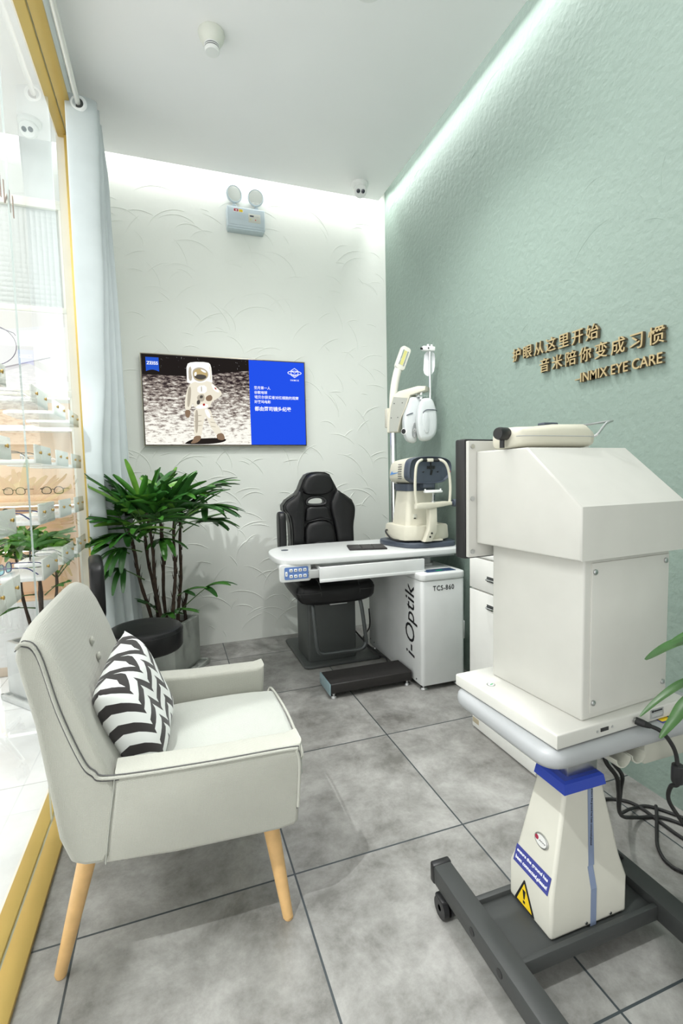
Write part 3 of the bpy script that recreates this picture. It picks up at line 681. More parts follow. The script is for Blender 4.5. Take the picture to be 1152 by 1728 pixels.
lg = B(); bl = emat('logo_blue', (.02, .09, .55), 1.0); wt = emat('screen_text', (.92, .94, .97), 1.0)
ex0, ex1, ez0, ez1 = -.135, -.050, 1.998, 2.094
foot_ = [(ex0+(ex1-ex0)*k/8, ez0+.012*math.sin(PI*k/8)) for k in range(9)]
lg.prism([(ex1, ez1), (ex0, ez1)]+foot_, 0, .0006, M=XS(.0006), mi=0)
lg.text('ZEISS', .02, .0004, on_xz(ex0+.005, 3.6450, 2.044), mi=1, bold=.0004, width=.075, height=.022)
obj('badge_graphic', lg, [bl, wt], screen)
CX = .604
for s_, z_, h_ in (('登月第一人', 1.905, .024), ('谷歌地球', 1.871, .024), ('诺贝尔获奖者对红细胞的观察', 1.836, .0255), ('好莱坞电影', 1.803, .024), ('都由蔡司镜头纪录', 1.748, .034)):
    obj('text_line', B().text(s_, h_*1.02, .0004, on_xz(CX, 3.6455, z_), bold=.0003 if h_ < .03 else .0007), wt, screen)
lo_ = B(); lx, lz = .915, 2.035
def oring(rx, rz_, r, rot=0): return [(lx+rx*math.cos(a)*math.cos(rot)-rz_*math.sin(a)*math.sin(rot), 3.6452, lz+rx*math.cos(a)*math.sin(rot)+rz_*math.sin(a)*math.cos(rot)) for a in [2*PI*k/32 for k in range(32)]]
hexp = [(lx+.031*math.sin(R_(60*k)), 3.6452, lz+.034*math.cos(R_(60*k))) for k in range(6)]
lo_.tube(hexp, .0026, 6, closed=True); lo_.tube(oring(.052, .014, .003), .0024, 6, closed=True)
lo_.tube([(lx-.022, 3.6452, lz+.012), (lx, 3.6452, lz+.0), (lx+.022, 3.6452, lz+.012)], .0024, 6); lo_.tube([(lx-.02, 3.6452, lz-.012), (lx, 3.6452, lz-.024), (lx+.02, 3.6452, lz-.012)], .0024, 6)
lo_.text('INMIX', .016, .0004, on_xz(lx-.033, 3.6455, lz-.061), spacing=1.5, width=.066, height=.012, bold=.0004)
obj('ring_graphic', lo_, wt, screen)

# ------------------------------------------------------------------ wall lettering
face_gold = mat('letter_face', (.46, .36, .19), .4, .15); letter_side = mat('letter_side', (.10, .075, .04), .5)
def lettering(lines, label, y, z, size, adv, rot=0.0, w_=None, group=None):
    t = thing('wall_lettering', label, 'lettering', (XW, y, z))
    if w_:
        b = B().text(lines, size, .014, on_yz(XW-.004, y, z), bold=.0006, width=w_, height=size*.72)
        obj('letters', b, letter_side, t)
        obj('letter_faces', B().text(lines, size, .002, on_yz(XW-.0182, y, z), bold=.0004, width=w_, height=size*.72), face_gold, t)
        return
    for i, ch in enumerate(lines):
        Mx = on_yz(XW-.004, y-adv*i, z+rot*i)
        o = obj('character', B().text(ch, size, .014, Mx, bold=.0006), letter_side, t)
        obj('character_face', B().text(ch, size, .002, on_yz(XW-.0182, y-adv*i, z+rot*i), bold=.0004), face_gold, o)
lettering('护眼从这里开始', 'top line of raised gold Chinese lettering on the mint wall, ending in 开始', 2.118, 1.822, .068, .0785, -.003)
lettering('音米陪你变成习惯', 'middle line of raised gold Chinese lettering on the mint wall, ending in 习惯', 1.922, 1.727, .068, .0805, -.0022)
lettering('–INMIX EYE CARE', 'lowest line of raised gold lettering on the mint wall reading INMIX EYE CARE', 1.700, 1.632, .056, .0, 0, .402)

# ------------------------------------------------------------------ emergency light
hx, hz_ = .587, 3.105
t = thing('emergency_light', 'white twin-head emergency light mounted high on the back wall', 'emergency light', (hx, YB, 3.03))
pale = mat('pale_blue_plastic', (.50, .58, .62), .35)
obj('housing', B().box((.452, 3.625, 3.035), (.722, 3.70, 3.178), .008, seg=3).box((.458, 3.632, 3.026), (.716, 3.70, 3.04), .003), pale, t)
obj('front_cover', B().box((.462, 3.6215, 3.052), (.708, 3.627, 3.170), .003), pale, t)
obj('indicator_panel', B().box((.602, 3.6195, 3.078), (.688, 3.622, 3.138), .001), mat('panel_beige', (.55, .56, .50), .5), t)
ip = B().box((.612, 3.6188, 3.117), (.640, 3.6196, 3.127), mi=0).box((.652, 3.6188, 3.118), (.676, 3.6196, 3.123), mi=2)
for k in range(4): ip.cyl((.616+.018*k, 3.6188, 3.098), (.616+.018*k, 3.6197, 3.098), .004, mi=(3, 2, 1, 2)[k], seg=10)
obj('indicator_marks', ip, [slate_plastic, mat('lamp_red', (.6, .05, .04), .4), clear_grey, mat('lamp_yellow', (.6, .6, .1), .4)], t)
obj('label_sticker', B().box((.497, 3.6203, 3.137), (.566, 3.622, 3.160), mi=0).box((.500, 3.6198, 3.141), (.531, 3.6204, 3.158), mi=1).box((.536, 3.6198, 3.140), (.562, 3.6204, 3.157), mi=2).box((.512, 3.6195, 3.145), (.522, 3.6199, 3.153), mi=0), [ink_white, mat('sticker_red', (.45, .03, .06), .5), yellow_sticker], t)
ml_ = B()
for k in range(6): ml_.box((.500+.013*k, 3.6208, 3.098), (.508+.013*k, 3.6216, 3.108))
ml_.box((.500, 3.6208, 3.085), (.56, 3.6216, 3.088))
obj('embossed_marks', ml_, mat('pale_print', (.50, .57, .60), .5), t)
refl = mat('reflector', (.80, .80, .76), .25, .25)
for hx_, hz2, ang in ((.507, 3.272, 14), (.664, 3.268, -6)):
    Mh = Matrix.Translation((hx_, 3.655, hz2)) @ Matrix.Rotation(R_(ang), 4, 'Z') @ Matrix.Rotation(R_(90+6), 4, 'X')
    hd = obj('lamp_head', B().lathe([(0, -.030), (.020, -.030), (.045, -.026), (.055, -.005), (.058, .014), (.053, .018), (.049, .014), (.046, -.006), (.036, -.022), (0, -.026)], M=Mh, seg=32), pale, t)
    obj('reflector', B().lathe([(0, -.022), (.012, -.018), (.028, -.008), (.040, .004), (.0488, .0138)], M=Mh, seg=32).ball((0, 0, -.006), .006, sc=(1, 1, 1.6), M=Mh), refl, hd)
    obj('lens', B().lathe([(0, .020), (.03, .0195), (.049, .0165), (.049, .015), (0, .018)], M=Mh, seg=32), lens_glass, hd)
    obj('neck', B().cyl((hx_+.003, 3.662, 3.176), (hx_+.003, 3.660, 3.222), .009).ball((hx_+.003, 3.66, 3.196), .014, sc=(1.2, 1, .8)), pale, t)

# ------------------------------------------------------------------ ceiling devices
def dome_camera(x, y, label):
    t = thing('dome_camera', label, 'security camera', (x, y, ZC))
    obj('mount', B().lathe([(0, 3.35), (.062, 3.35), (.063, 3.338), (.058, 3.326), (.048, 3.318), (0, 3.318)], (x, y, 0)), white_plastic, t)
    e_ = obj('turret', B().ball((x, y, 3.305), .044, sc=(1, 1, 1.05), seg=24).lathe([(.046, .012), (.047, .03), (.040, .040), (.0, .042)], (x, y, 3.305), (-.15, -.82, -.56), 24), white_plastic, t)
    d = Vector((-.15, -.82, -.56)).normalized(); s_ = d.cross(Vector((0, 0, 1))).normalized()
    for k in (-1, 1):
        c = Vector((x, y, 3.305))+d*.0425+s_*.017*k
        obj('lens', B().lathe([(.0135, -.004), (.0135, .002), (.011, .003), (0, .004)], c, d, 18), mat('camera_lens', (.008, .010, .03), .08, coat=1), e_)
dome_camera(1.375, 3.40, 'white twin-lens dome camera on the ceiling by the mint wall corner')
dome_camera(-.69, 3.40, 'white twin-lens dome camera on the shop ceiling seen through the glass')
t = thing('smoke_detector', 'white cone-shaped smoke detector on the ceiling above the screen', 'smoke detector', (.27, 2.50, ZC))
obj('base', B().lathe([(0, 3.35), (.060, 3.35), (.062, 3.343), (.056, 3.322), (.044, 3.302), (.036, 3.294), (0, 3.294)], (.27, 2.50, 0), seg=36), mat('detector_cream', (.74, .75, .68), .4), t)
obj('sensor_cap', B().lathe([(0, 3.262), (.030, 3.262), (.0335, 3.266), (.0345, 3.277), (.0325, 3.278), (.0325, 3.281), (.0352, 3.2815), (.0352, 3.285), (.0328, 3.2855), (.0328, 3.290), (.036, 3.294), (0, 3.294)], (.27, 2.50, 0), seg=36), white_plastic, t)
obj('vent_ring', B().lathe([(.0330, 3.2775), (.0334, 3.278), (.0334, 3.281), (.0330, 3.2815)], (.27, 2.50, 0), seg=36, caps=False).lathe([(.0332, 3.2853), (.0340, 3.2858), (.0340, 3.2892), (.0332, 3.2895)], (.27, 2.50, 0), seg=36, caps=False), dark_plastic, t)
t = thing('downlight', 'round recessed ceiling downlight at the top edge', 'downlight', (.895, 2.06, ZC))
obj('trim_ring', B().lathe([(.045, 3.349), (.072, 3.3495), (.076, 3.346), (.070, 3.340), (.050, 3.338), (.045, 3.342), (.045, 3.349)], (.895, 2.06, 0), seg=36, caps=False), white_plastic, t)
obj('lens', B().lathe([(0, 3.343), (.046, 3.343), (.046, 3.349), (0, 3.349)], (.895, 2.06, 0), seg=30), mat('lamp_lens_rose', (.42, .33, .40), .2), t)
# ------------------------------------------------------------------ examination table unit
t = thing('examination_table', 'white examination table on a tall white cabinet pedestal with a pulled-out drawer', 'examination table', (1.42, 2.78, 0))
DZ = .80
top = smooth_closed([(.530, 2.60), (.60, 2.545), (1.60, 2.500), (1.685, 2.56), (1.690, 2.80), (1.60, 3.06), (1.30, 3.115), (.68, 3.115), (.545, 2.98), (.52, 2.80)], 2)
obj('tabletop', B().prism(top, DZ-.036, DZ, .008, seg=3), desk_white, t)
cab = B().prism(rrect(.285, .80, .022, 5), .03, .640, .004, M=Matrix.Translation((1.4475, 2.80, 0)))
obj('cabinet', cab, desk_white, t)
cap = B().prism(rrect(.293, .81, .03, 6), .640, .684, .010, seg=3, M=Matrix.Translation((1.4475, 2.80, 0)))
cp = obj('cabinet_cap', cap, desk_white, t)
obj('status_display', B().box((1.36, 2.43, .6835), (1.55, 2.50, .6865), .001, mi=0).box((1.43, 2.445, .6866), (1.47, 2.465, .6869), mi=1), [mat('display_dark_blue', (.03, .06, .13), .25), emat('display_green', (.02, .35, .12), .8)], cp)
obj('lift_column', B().cyl((1.47, 2.66, .684), (1.47, 2.66, .764), .036).cyl((1.47, 2.66, .684), (1.47, 2.66, .70), .05), grey_plastic, t)
obj('lift_column', B().cyl((1.47, 2.95, .684), (1.47, 2.95, .764), .036).cyl((1.47, 2.95, .684), (1.47, 2.95, .70), .05), grey_plastic, t)
obj('under_frame', B().box((.62, 2.62, .735), (1.66, 3.02, .764), .003), grey_plastic, t)
for fx_, fy_ in ((1.335, 2.44), (1.56, 2.44), (1.335, 3.16), (1.56, 3.16)):
    obj('foot', B().cyl((fx_, fy_, 0), (fx_, fy_, .010), .024, .020).cyl((fx_, fy_, .01), (fx_, fy_, .032), .008), steel, t)
sc_ = B()
for yy, zz in ((2.47, .05), (3.17, .07), (3.17, .22), (3.17, .4), (3.10, .065)): sc_.cyl((1.3055, yy, zz), (1.3035, yy, zz), .005, seg=10)
obj('screw', sc_, dark_metal, t)
obj('marking', B().text('TCS-860', .036, .0012, on_xz(1.378, 2.3998, .582), bold=.0003, spacing=1.12, width=.138, height=.029), ink_black, t)
Mi = Matrix.Translation((1.3048, 2.475, .165)) @ Matrix(((0, 0, -1, 0), (0, 1, 0, 0), (1, 0, 0, 0), (0, 0, 0, 1)))
obj('marking', B().text('i-Optik', .14, .0012, Mi @ Matrix.Translation((0, -.020, 0)), bold=.0002, shear=.18, width=.435, height=.150), ink_black, t)
dr = obj('drawer', B().box((.732, 2.475, .683), (1.368, 2.495, .758), .003).box((.744, 2.495, .690), (.752, 2.90, .750)).box((1.348, 2.495, .690), (1.356, 2.90, .750)).box((.752, 2.495, .690), (1.348, 2.90, .696)), desk_white, t)
obj('drawer_lip', B().box((.728, 2.468, .676), (1.372, 2.4755, .692), .002), desk_white, dr)
obj('drawer_runner', B().box((.690, 2.535, .69), (.744, 2.90, .735), .002).box((1.356, 2.535, .69), (1.40, 2.90, .735), .002), grey_plastic, t)
rs_ = B()
for zz in (.705, .72): 
    for yy in (2.56, 2.60): rs_.cyl((.6905, yy, zz), (.6885, yy, zz), .004, seg=8)
obj('screw', rs_, dark_metal, t)
pn = obj('control_panel', B().prism(rrect(.178, .098, .016, 5), -.012, .012, .005, seg=3, M=on_xz(.618, 2.575, .722)).box((.54, 2.585, .735), (.70, 2.70, .764), .003), desk_white, t)
obj('keypad_sticker', B().prism(rrect(.135, .068, .008, 4), 0, .0012, M=on_xz(.623, 2.5625, .722)), panel_blue, pn)
for k in range(4):
    for j in range(2):
        kx, kz = .592+.026*k, .738-.033*j
        bt = obj('button', B().prism(rrect(.018, .0165, .003, 3), 0, .003, .001, M=on_xz(kx, 2.5615, kz)), ink_white, pn)
        s_ = 1 if j == 0 else -1
        if k < 2: gb = B().prism([(-.0045, -.003*s_), (.0045, -.003*s_), (0, .0045*s_)][::s_], 0, .0005, M=on_xz(kx, 2.5585, kz))
        else: gb = B().tube([(kx+.0042*math.cos(a), 2.5583, kz+.0042*math.sin(a)) for a in [2*PI*q/10 for q in range(10)]], .0008, 4, closed=True).box((kx-.0008, 2.558, kz-.002), (kx+.0008, 2.5586, kz+.003))
        obj('button_mark', gb, ink_black, pn)
obj('button', B().prism(rrect(.012, .026, .003, 3), 0, .003, .001, M=on_xz(.566, 2.5615, .720)), ink_white, pn)
obj('button_mark', B().box((.5655, 2.558, .715), (.5675, 2.5586, .726)), ink_black, pn)
obj('cable_grommet', B().cyl((.635, 2.90, .7995), (.635, 2.90, .8015), .022, seg=26), slate_plastic, t)

# tablet in a folded cover
tb = thing('tablet', 'tablet in a black folding cover lying on the white examination table', 'tablet', (1.12, 2.76, DZ), R_(-14))
def TB(lo, hi, bev, b=None): return (b or B()).box(lo, hi, bev, M=ROOT[tb])
obj('cover', TB((-.115, -.088, .0005), (.115, .088, .009), .003), mat('cover_black', (.02, .018, .018), .55), tb)
fl_ = B()
for k in range(3): TB((-.113+.076*k, -.086, .0088), (-.040+.076*k, .086, .0115), .0012, fl_)
obj('cover_flap', fl_, mat('cover_black2', (.035, .032, .032), .5), tb)
obj('screen', TB((-.108, -.080, .0086), (.108, .080, .0091), 0), black_plastic, tb)
obj('camera_bump', TB((-.02, -.0885, .002), (.02, -.0865, .006), .0005), dark_metal, tb)

# ------------------------------------------------------------------ examination chair
t = thing('examination_chair', 'black leather examination chair with bolstered back behind the white table', 'examination chair', (1.0, 3.2, 0))
def o3(pts): return [(x, z) for x, z in pts]
outl = [(.869, 1.262), (.90, 1.276), (.953, 1.281), (1.00, 1.278), (1.034, 1.262), (1.062, 1.21), (1.092, 1.150), (1.150, 1.115), (1.197, 1.080), (1.216, 1.035), (1.212, .98), (1.196, .90), (1.200, .78), (1.21, .62), (1.15, .50), (.80, .50), (.735, .62), (.748, .80), (.744, .93), (.728, 1.0), (.700, 1.02), (.698, 1.055), (.726, 1.092), (.79, 1.128), (.818, 1.165), (.842, 1.225)]
YBK = 3.255
# back as a padded shell with the half-moon opening: front and rear skins joined by rims
def pad(poly, y, th, bev, seg=4): return B().prism(poly, -th/2, th/2, bev, seg=seg, M=on_xz(0, y, 0))
hole = [(.862, 1.066), (.866, 1.085), (.888, 1.103), (.932, 1.112), (.975, 1.104), (1.000, 1.084), (1.003, 1.064), (.985, 1.055), (.935, 1.051), (.88, 1.055)]
# split around the opening so that one can look through it
hl = [p for p in hole]
up = outl[:8]; 
left_half = [(.933, 1.281), (.90, 1.276), (.869, 1.262), (.842, 1.225), (.818, 1.165), (.79, 1.128), (.726, 1.092), (.698, 1.055), (.700, 1.02), (.728, 1.0), (.744, .93), (.748, .80), (.735, .62), (.80, .50), (.933, .50), (.933, 1.051), (.88, 1.055), (.862, 1.066), (.866, 1.085), (.888, 1.103), (.933, 1.112)]
right_half = [(.933, 1.281), (.953, 1.281), (1.00, 1.278), (1.034, 1.262), (1.062, 1.21), (1.092, 1.150), (1.150, 1.115), (1.197, 1.080), (1.216, 1.035), (1.212, .98), (1.196, .90), (1.200, .78), (1.21, .62), (1.15, .50), (.933, .50), (.933, 1.051), (.985, 1.055), (1.003, 1.064), (1.000, 1.084), (.975, 1.104), (.933, 1.112)][::-1]
bk_ = B().prism(left_half, -.045, .045, 0, M=on_xz(0, YBK, 0)).prism(right_half, -.045, .045, 0, M=on_xz(0, YBK, 0))
obj('backrest', bk_, black_leather, t)
def cushion(poly, bulge, y, name, it=2, pr=None):
    """padded panel bulging towards the sitter"""
    pp = smooth_closed(poly, it); cx = sum(p[0] for p in pp)/len(pp); cz = sum(p[1] for p in pp)/len(pp); rings = []
    for s, d in ((1.0, 0), (1.0, bulge*.45), (.975, bulge*.72), (.92, bulge*.9), (.75, bulge), (.4, bulge*1.04), (.02, bulge*1.05)):
        rings.append([(cx+(p[0]-cx)*s, y-d, cz+(p[1]-cz)*s) for p in pp])
    return obj(name, B().loft(rings), black_leather, pr or t, angle=60)
yf = YBK-.043
cushion([(.872, 1.258), (.953, 1.275), (1.03, 1.258), (1.058, 1.205), (1.066, 1.165), (1.02, 1.128), (.935, 1.120), (.85, 1.128), (.83, 1.165), (.845, 1.21)], .040, yf, 'headrest')
cushion([(.815, 1.165), (.836, 1.11), (.848, 1.05), (.838, .90), (.83, .62), (.74, .58), (.752, .80), (.75, .93), (.732, 1.0), (.705, 1.025), (.703, 1.055), (.73, 1.087), (.785, 1.12)], .05, yf, 'side_bolster')
cushion([(1.078, 1.165), (1.05, 1.11), (1.022, 1.05), (1.062, .90), (1.09, .62), (1.20, .58), (1.195, .80), (1.192, .90), (1.208, .98), (1.210, 1.035), (1.19, 1.075), (1.14, 1.108)], .05, yf, 'side_bolster')
cushion([(.86, 1.045), (.935, 1.040), (1.01, 1.045), (1.03, .985), (1.045, .935), (.955, .965), (.845, .935), (.85, .985)], .036, yf, 'upper_back_pad', 1)
cushion([(.845, .925), (.955, .953), (1.047, .925), (1.07, .80), (1.08, .60), (.835, .60), (.84, .80)], .046, yf, 'lower_back_pad', 1)
obj('opening_rim', B().tube(smooth_closed([(p[0], YBK-.052, p[1]) for p in hole], 2), .010, 8, closed=True), black_plastic, t)
ss = B()
ss.tube(spline([(.84, YBK-.062, 1.155), (.80, YBK-.075, 1.128)], 4), .0015, 5)
for pts in ([(.838, YBK-.084, .80), (.78, YBK-.09, .835), (.755, YBK-.07, .87)], [(1.082, YBK-.084, .80), (1.14, YBK-.09, .83), (1.185, YBK-.07, .87)], [(.845, YBK-.05, .93), (.90, YBK-.086, .949), (.955, YBK-.09, .957), (1.0, YBK-.086, .949), (1.047, YBK-.05, .93)], [(.86, YBK-.085, .78), (.955, YBK-.092, .80), (1.05, YBK-.085, .78)]):
    ss.tube(spline(pts, 6), .0022, 5)
obj('stitching', ss, mat('leather_seam', (.035, .035, .036), .5), t)
# seat
def seat_prof(u):
    w = .262-.035*(abs(u-.45)*1.6)**3; y = 2.80+.46*u
    zc = .565-.03*(1-u)**2
    pts = []
    for k in range(22):
        a = 2*PI*k/22; cxx, sz = math.cos(a), math.sin(a)
        px = .935+.0*u+w*abs(cxx)**.55*(1 if cxx > 0 else -1)
        pz_ = (zc-.0)+.075*abs(sz)**.6*(1 if sz > 0 else -1)*(1 if sz < 0 else (.55+.45*min(1, abs(cxx)**2*1.5)))
        pts.append((px, y, pz_))
    return pts
rg = [seat_prof(u) for u in (0, .08, .2, .4, .6, .8, 1)]
c0 = Vector((.935, 2.772, .525))
rg = [[tuple(c0+(Vector(p)-Vector((.935, 2.80, .535)))*.55) for p in rg[0]]]+[[tuple(Vector((.935, 2.782, .53))+(Vector(p)-Vector((.935, 2.80, .535)))*.86) for p in rg[0]]]+rg
obj('seat', B().loft(rg), black_leather, t, angle=60)
sg = B()
for xx in (.825, 1.075):
    sg.tube(spline([(xx, 3.1, .625), (xx, 2.86, .605), (xx-.002, 2.795, .585), (xx, 2.774, .54), (xx, 2.785, .49), (xx, 2.82, .462)], 6), .0028, 6)
sg.tube(spline([(.672, 2.84, .548), (.70, 2.79, .540), (.825, 2.766, .545)], 6), .0025, 6); sg.tube(spline([(1.198, 2.84, .548), (1.17, 2.79, .540), (1.075, 2.766, .545)], 6), .0025, 6)
obj('seat_stitching', sg, MATS['leather_seam'], t)
for xx in (.668,):
    ar = obj('armrest', B().prism(smooth_closed([(-.045, .10), (-.055, .06), (-.055, -.10), (-.04, -.14), (.04, -.14), (.055, -.08), (.055, .07), (.04, .12), (-.02, .125)], 2), -.024, .024, .014, seg=3, M=Matrix.Translation((xx, 3.13, .90)) @ Matrix(((0, 0, 1, 0), (1, 0, 0, 0), (0, 1, 0, 0), (0, 0, 0, 1)))), black_leather, t)
    obj('armrest_bracket', B().tube(spline([(xx, 3.15, .77), (xx+(.015 if xx < 1 else -.015), 3.14, .66), (xx+(.05 if xx < 1 else -.05), 3.12, .54), (xx+(.12 if xx < 1 else -.12), 3.12, .49)], 6), .013, 8, flat=(1.6, .7)), dark_metal, t)
obj('mechanism_plate', B().box((.80, 2.90, .432), (1.09, 3.20, .462), .006).box((.905, 2.855, .438), (1.02, 2.90, .447), .002), steel, t)
obj('lift_housing', B().prism(rrect(.335, .30, .014, 4), .022, .435, .006, M=Matrix.Translation((.968, 3.16, 0))), mid_metal, t)
obj('base_plate', B().prism(rrect(.545, .60, .035, 6), 0, .022, .007, seg=3, M=Matrix.Translation((1.03, 3.25, 0))), mid_metal, t)
obj('footrest_hoop', B().tube(spline([(.80, 2.92, .455), (.792, 2.86, .44), (.803, 2.84, .25), (.812, 2.84, .175), (.845, 2.84, .138), (.97, 2.84, .134), (1.095, 2.84, .134), (1.135, 2.84, .165), (1.135, 2.84, .22), (1.112, 2.86, .44), (1.10, 2.92, .455)], 8), .0125, 12), mat('hoop_grey', (.10, .11, .11), .35, .5), t)
# chair cables beside the cabinet
cb = B()
cb.tube(spline([(1.14, 3.18, .20), (1.20, 3.10, .12), (1.24, 2.98, .06), (1.27, 2.92, .035), (1.285, 2.99, .012), (1.27, 3.07, .008)], 8), .006, 8)
tag(obj('power_cable', cb, rubber), 'black cable looping down from the examination chair housing by the cabinet', 'cable')
cb = B().tube(spline([(1.285, 3.14, .30), (1.25, 3.05, .20), (1.19, 3.02, .13), (1.23, 2.94, .06), (1.285, 2.87, .04), (1.288, 2.84, .008)], 8), .005, 8)
tag(obj('power_cable', cb, rubber), 'thin black cable hanging off the cabinet side to the chair', 'cable')

# ------------------------------------------------------------------ foot step
t = thing('foot_step', 'low black ribbed foot step on the floor beside the white cabinet', 'foot step', (1.03, 2.59, 0))
stp = B().box((.785, 2.500, .030), (1.293, 2.690, .088), .008, seg=3)
for k in range(22): stp.box((.788, 2.506+.0082*k, .0872), (1.290, 2.5105+.0082*k, .0895), .0008, seg=1)
obj('tread', stp, mat('step_black', (.014, .012, .011), .5, bump=(120, .3, .002)), t)
obj('end_cap', B().box((.778, 2.498, .024), (.7855, 2.692, .089), .002), mat('end_cap_metal', (.33, .46, .50), .35, .5), t)
for xx in (.81, 1.27):
    for yy in (2.525, 2.665): obj('foot', B().cyl((xx, yy, 0), (xx, yy, .012), .018, .015).cyl((xx, yy, .012), (xx, yy, .032), .008), steel, t)

# ------------------------------------------------------------------ autorefractor on its sliding plate
t = thing('autorefractor', 'ivory and dark grey eye-testing instrument with chin rest on the white table', 'eye instrument', (1.46, 2.76, DZ))
obj('table_plate', B().prism(smooth_closed([(1.262, 2.82), (1.30, 2.70), (1.33, 2.615), (1.40, 2.575), (1.60, 2.570), (1.665, 2.60), (1.672, 2.70), (1.67, 2.90), (1.60, 2.955), (1.36, 2.955), (1.275, 2.93)], 2), DZ, DZ+.032, .007, seg=3), slate_plastic, t)
obj('slide', B().prism([(1.35, 2.68), (1.59, 2.68), (1.59, 2.90), (1.35, 2.90)], DZ+.032, DZ+.046), dark_plastic, t)
bp_ = [(1.308, 2.70), (1.325, 2.645), (1.40, 2.612), (1.575, 2.612), (1.632, 2.65), (1.64, 2.90), (1.60, 2.93), (1.34, 2.93), (1.305, 2.88)]
def scl(poly, s, cx=1.47, cy=2.78): return [(cx+(x-cx)*s, cy+(y-cy)*s) for x, y in poly]
def ring_z(poly, z): return [(x, y, z) for x, y in poly]
obj('base', B().loft([ring_z(scl(bp_, 1), .846), ring_z(scl(bp_, 1.01), .862), ring_z(scl(bp_, .985), .925), ring_z(scl(bp_, .95), .934)]), ivory, t)
def rr_at(w, d, x, y, z, r=.03): return [(x+p[0], y+p[1], z) for p in rrect(w, d, r, 5)]
obj('body', B().loft([rr_at(.232, .228, 1.463, 2.775, .934), rr_at(.226, .222, 1.463, 2.775, .945), rr_at(.198, .200, 1.468, 2.775, 1.10), rr_at(.192, .195, 1.469, 2.775, 1.146)]), ivory, t)
obj('body_stripe', B().box((1.545, 2.667, .95), (1.551, 2.671, 1.12), .001), slate_plastic, t)
obj('neck', B().loft([rr_at(.200, .200, 1.467, 2.775, 1.146), rr_at(.205, .205, 1.467, 2.775, 1.19)]), slate_plastic, t)
hd_p = [(1.335, 1.235), (1.345, 1.325), (1.375, 1.350), (1.46, 1.358), (1.56, 1.354), (1.618, 1.338), (1.640, 1.305), (1.636, 1.25), (1.612, 1.222), (1.57, 1.190), (1.39, 1.190), (1.35, 1.215)]
def hring(y, s, dz=0): return [(1.487+(x-1.487)*s, y, 1.275+(z-1.275)*s+dz) for x, z in smooth_closed(hd_p, 2)]
obj('head_front', B().loft([hring(2.622, .90), hring(2.606, .96), hring(2.612, .99), hring(2.64, 1.0), hring(2.672, 1.0)]), slate_plastic, t)
obj('head_shell', B().loft([hring(2.672, 1.004), hring(2.70, 1.008), hring(2.80, .985, -.003), hring(2.87, .965, -.006), hring(2.90, .93, -.010), hring(2.914, .86, -.012), hring(2.918, .72, -.012)]), ivory, t)
sk = B()
for k in range(7): sk.box((1.334+.0006*k, 2.700, 1.222+.0145*k), (1.3375+.0002*k, 2.752-.004*abs(k-3)*.3, 1.2262+.0145*k))
obj('vent_slots', sk, dark_plastic, t)
obj('side_marking', B().prism([(.0, .0), (.125, .014), (.124, .017), (.045, .014), (.035, .026)], 0, .0012, M=on_yz(1.3395, 2.875, 1.246)), mat('marking_blue', (.10, .28, .62), .5), t)
ap = B().cyl((1.4965, 2.6235, 1.289), (1.4965, 2.619, 1.289), .013, mi=0, seg=20)
ap.box((1.470, 2.620, 1.280), (1.482, 2.6235, 1.298), mi=0).box((1.512, 2.620, 1.280), (1.526, 2.6235, 1.298), mi=0)
ap.prism([(-.008, -.045), (.006, -.048), (.014, -.016), (0, -.014)], 0, .003, M=on_xz(1.4965, 2.6235, 1.289)).prism([(-.010, .045), (.006, .048), (.004, .014), (-.004, .014)], 0, .003, M=on_xz(1.4965, 2.6235, 1.289))
for sx in (-.052, .048): ap.prism([(0, 0), (.018, .006), (.010, -.006)], 0, .003, M=on_xz(1.487+sx, 2.6235, 1.262))
obj('optics_window', ap, black_plastic, t)
obj('front_chin', B().box((1.44, 2.612, 1.165), (1.52, 2.66, 1.20), .006), slate_plastic, t)
# forehead frame, chin rest and its column
FY = 2.565
for s in (0, 1):
    P_ = [(1.367, FY, 1.07), (1.358, FY, 1.16), (1.363, FY, 1.27), (1.376, FY, 1.315), (1.404, FY+.01, 1.332), (1.42, FY+.025, 1.334)] if s == 0 else [(1.592, FY, 1.075), (1.598, FY, 1.16), (1.590, FY, 1.25), (1.570, FY, 1.305), (1.545, FY+.01, 1.330), (1.528, FY+.025, 1.333)]
    obj('frame_arm', B().tube(spline(P_, 6), .0085, 10), ivory, t)
obj('red_mark', B().cyl((1.5905, FY, 1.262), (1.5915, FY, 1.2645), .0092), mat('mark_red', (.6, .03, .02), .5), t)
obj('forehead_rest', B().tube(spline([(1.41, FY+.022, 1.332), (1.475, FY+.034, 1.332), (1.535, FY+.022, 1.331)], 6), .012, 10, flat=(1, .8)), black_plastic, t)
obj('forehead_pad', B().box((1.452, FY+.012, 1.322), (1.492, FY+.030, 1.342), .004), ivory, t)
obj('cross_arm', B().prism([(1.356, 1.045), (1.36, 1.075), (1.40, 1.078), (1.55, 1.083), (1.60, 1.080), (1.602, 1.060), (1.54, 1.052), (1.44, 1.040)], -.018, .018, .006, M=on_xz(0, FY, 0)), ivory, t)
obj('column', B().prism([(1.447, 1.045), (1.500, 1.048), (1.502, .965), (1.500, .90), (1.462, .842), (1.415, .842), (1.445, .915), (1.448, .96)][::-1], -.022, .022, .006, M=on_xz(0, FY+.012, 0)).box((1.42, FY+.01, .842), (1.55, FY+.06, .852)), ivory, t)
for px_, pz2 in ((1.450, .872), (1.462, .893)): obj('screw', B().cyl((px_, FY-.0102, pz2), (px_, FY-.013, pz2), .006, seg=12), black_plastic, t)
obj('chin_post', B().cyl((1.478, FY, 1.083), (1.478, FY, 1.138), .0055).cyl((1.478, FY, 1.078), (1.478, FY, 1.087), .016), steel, t)
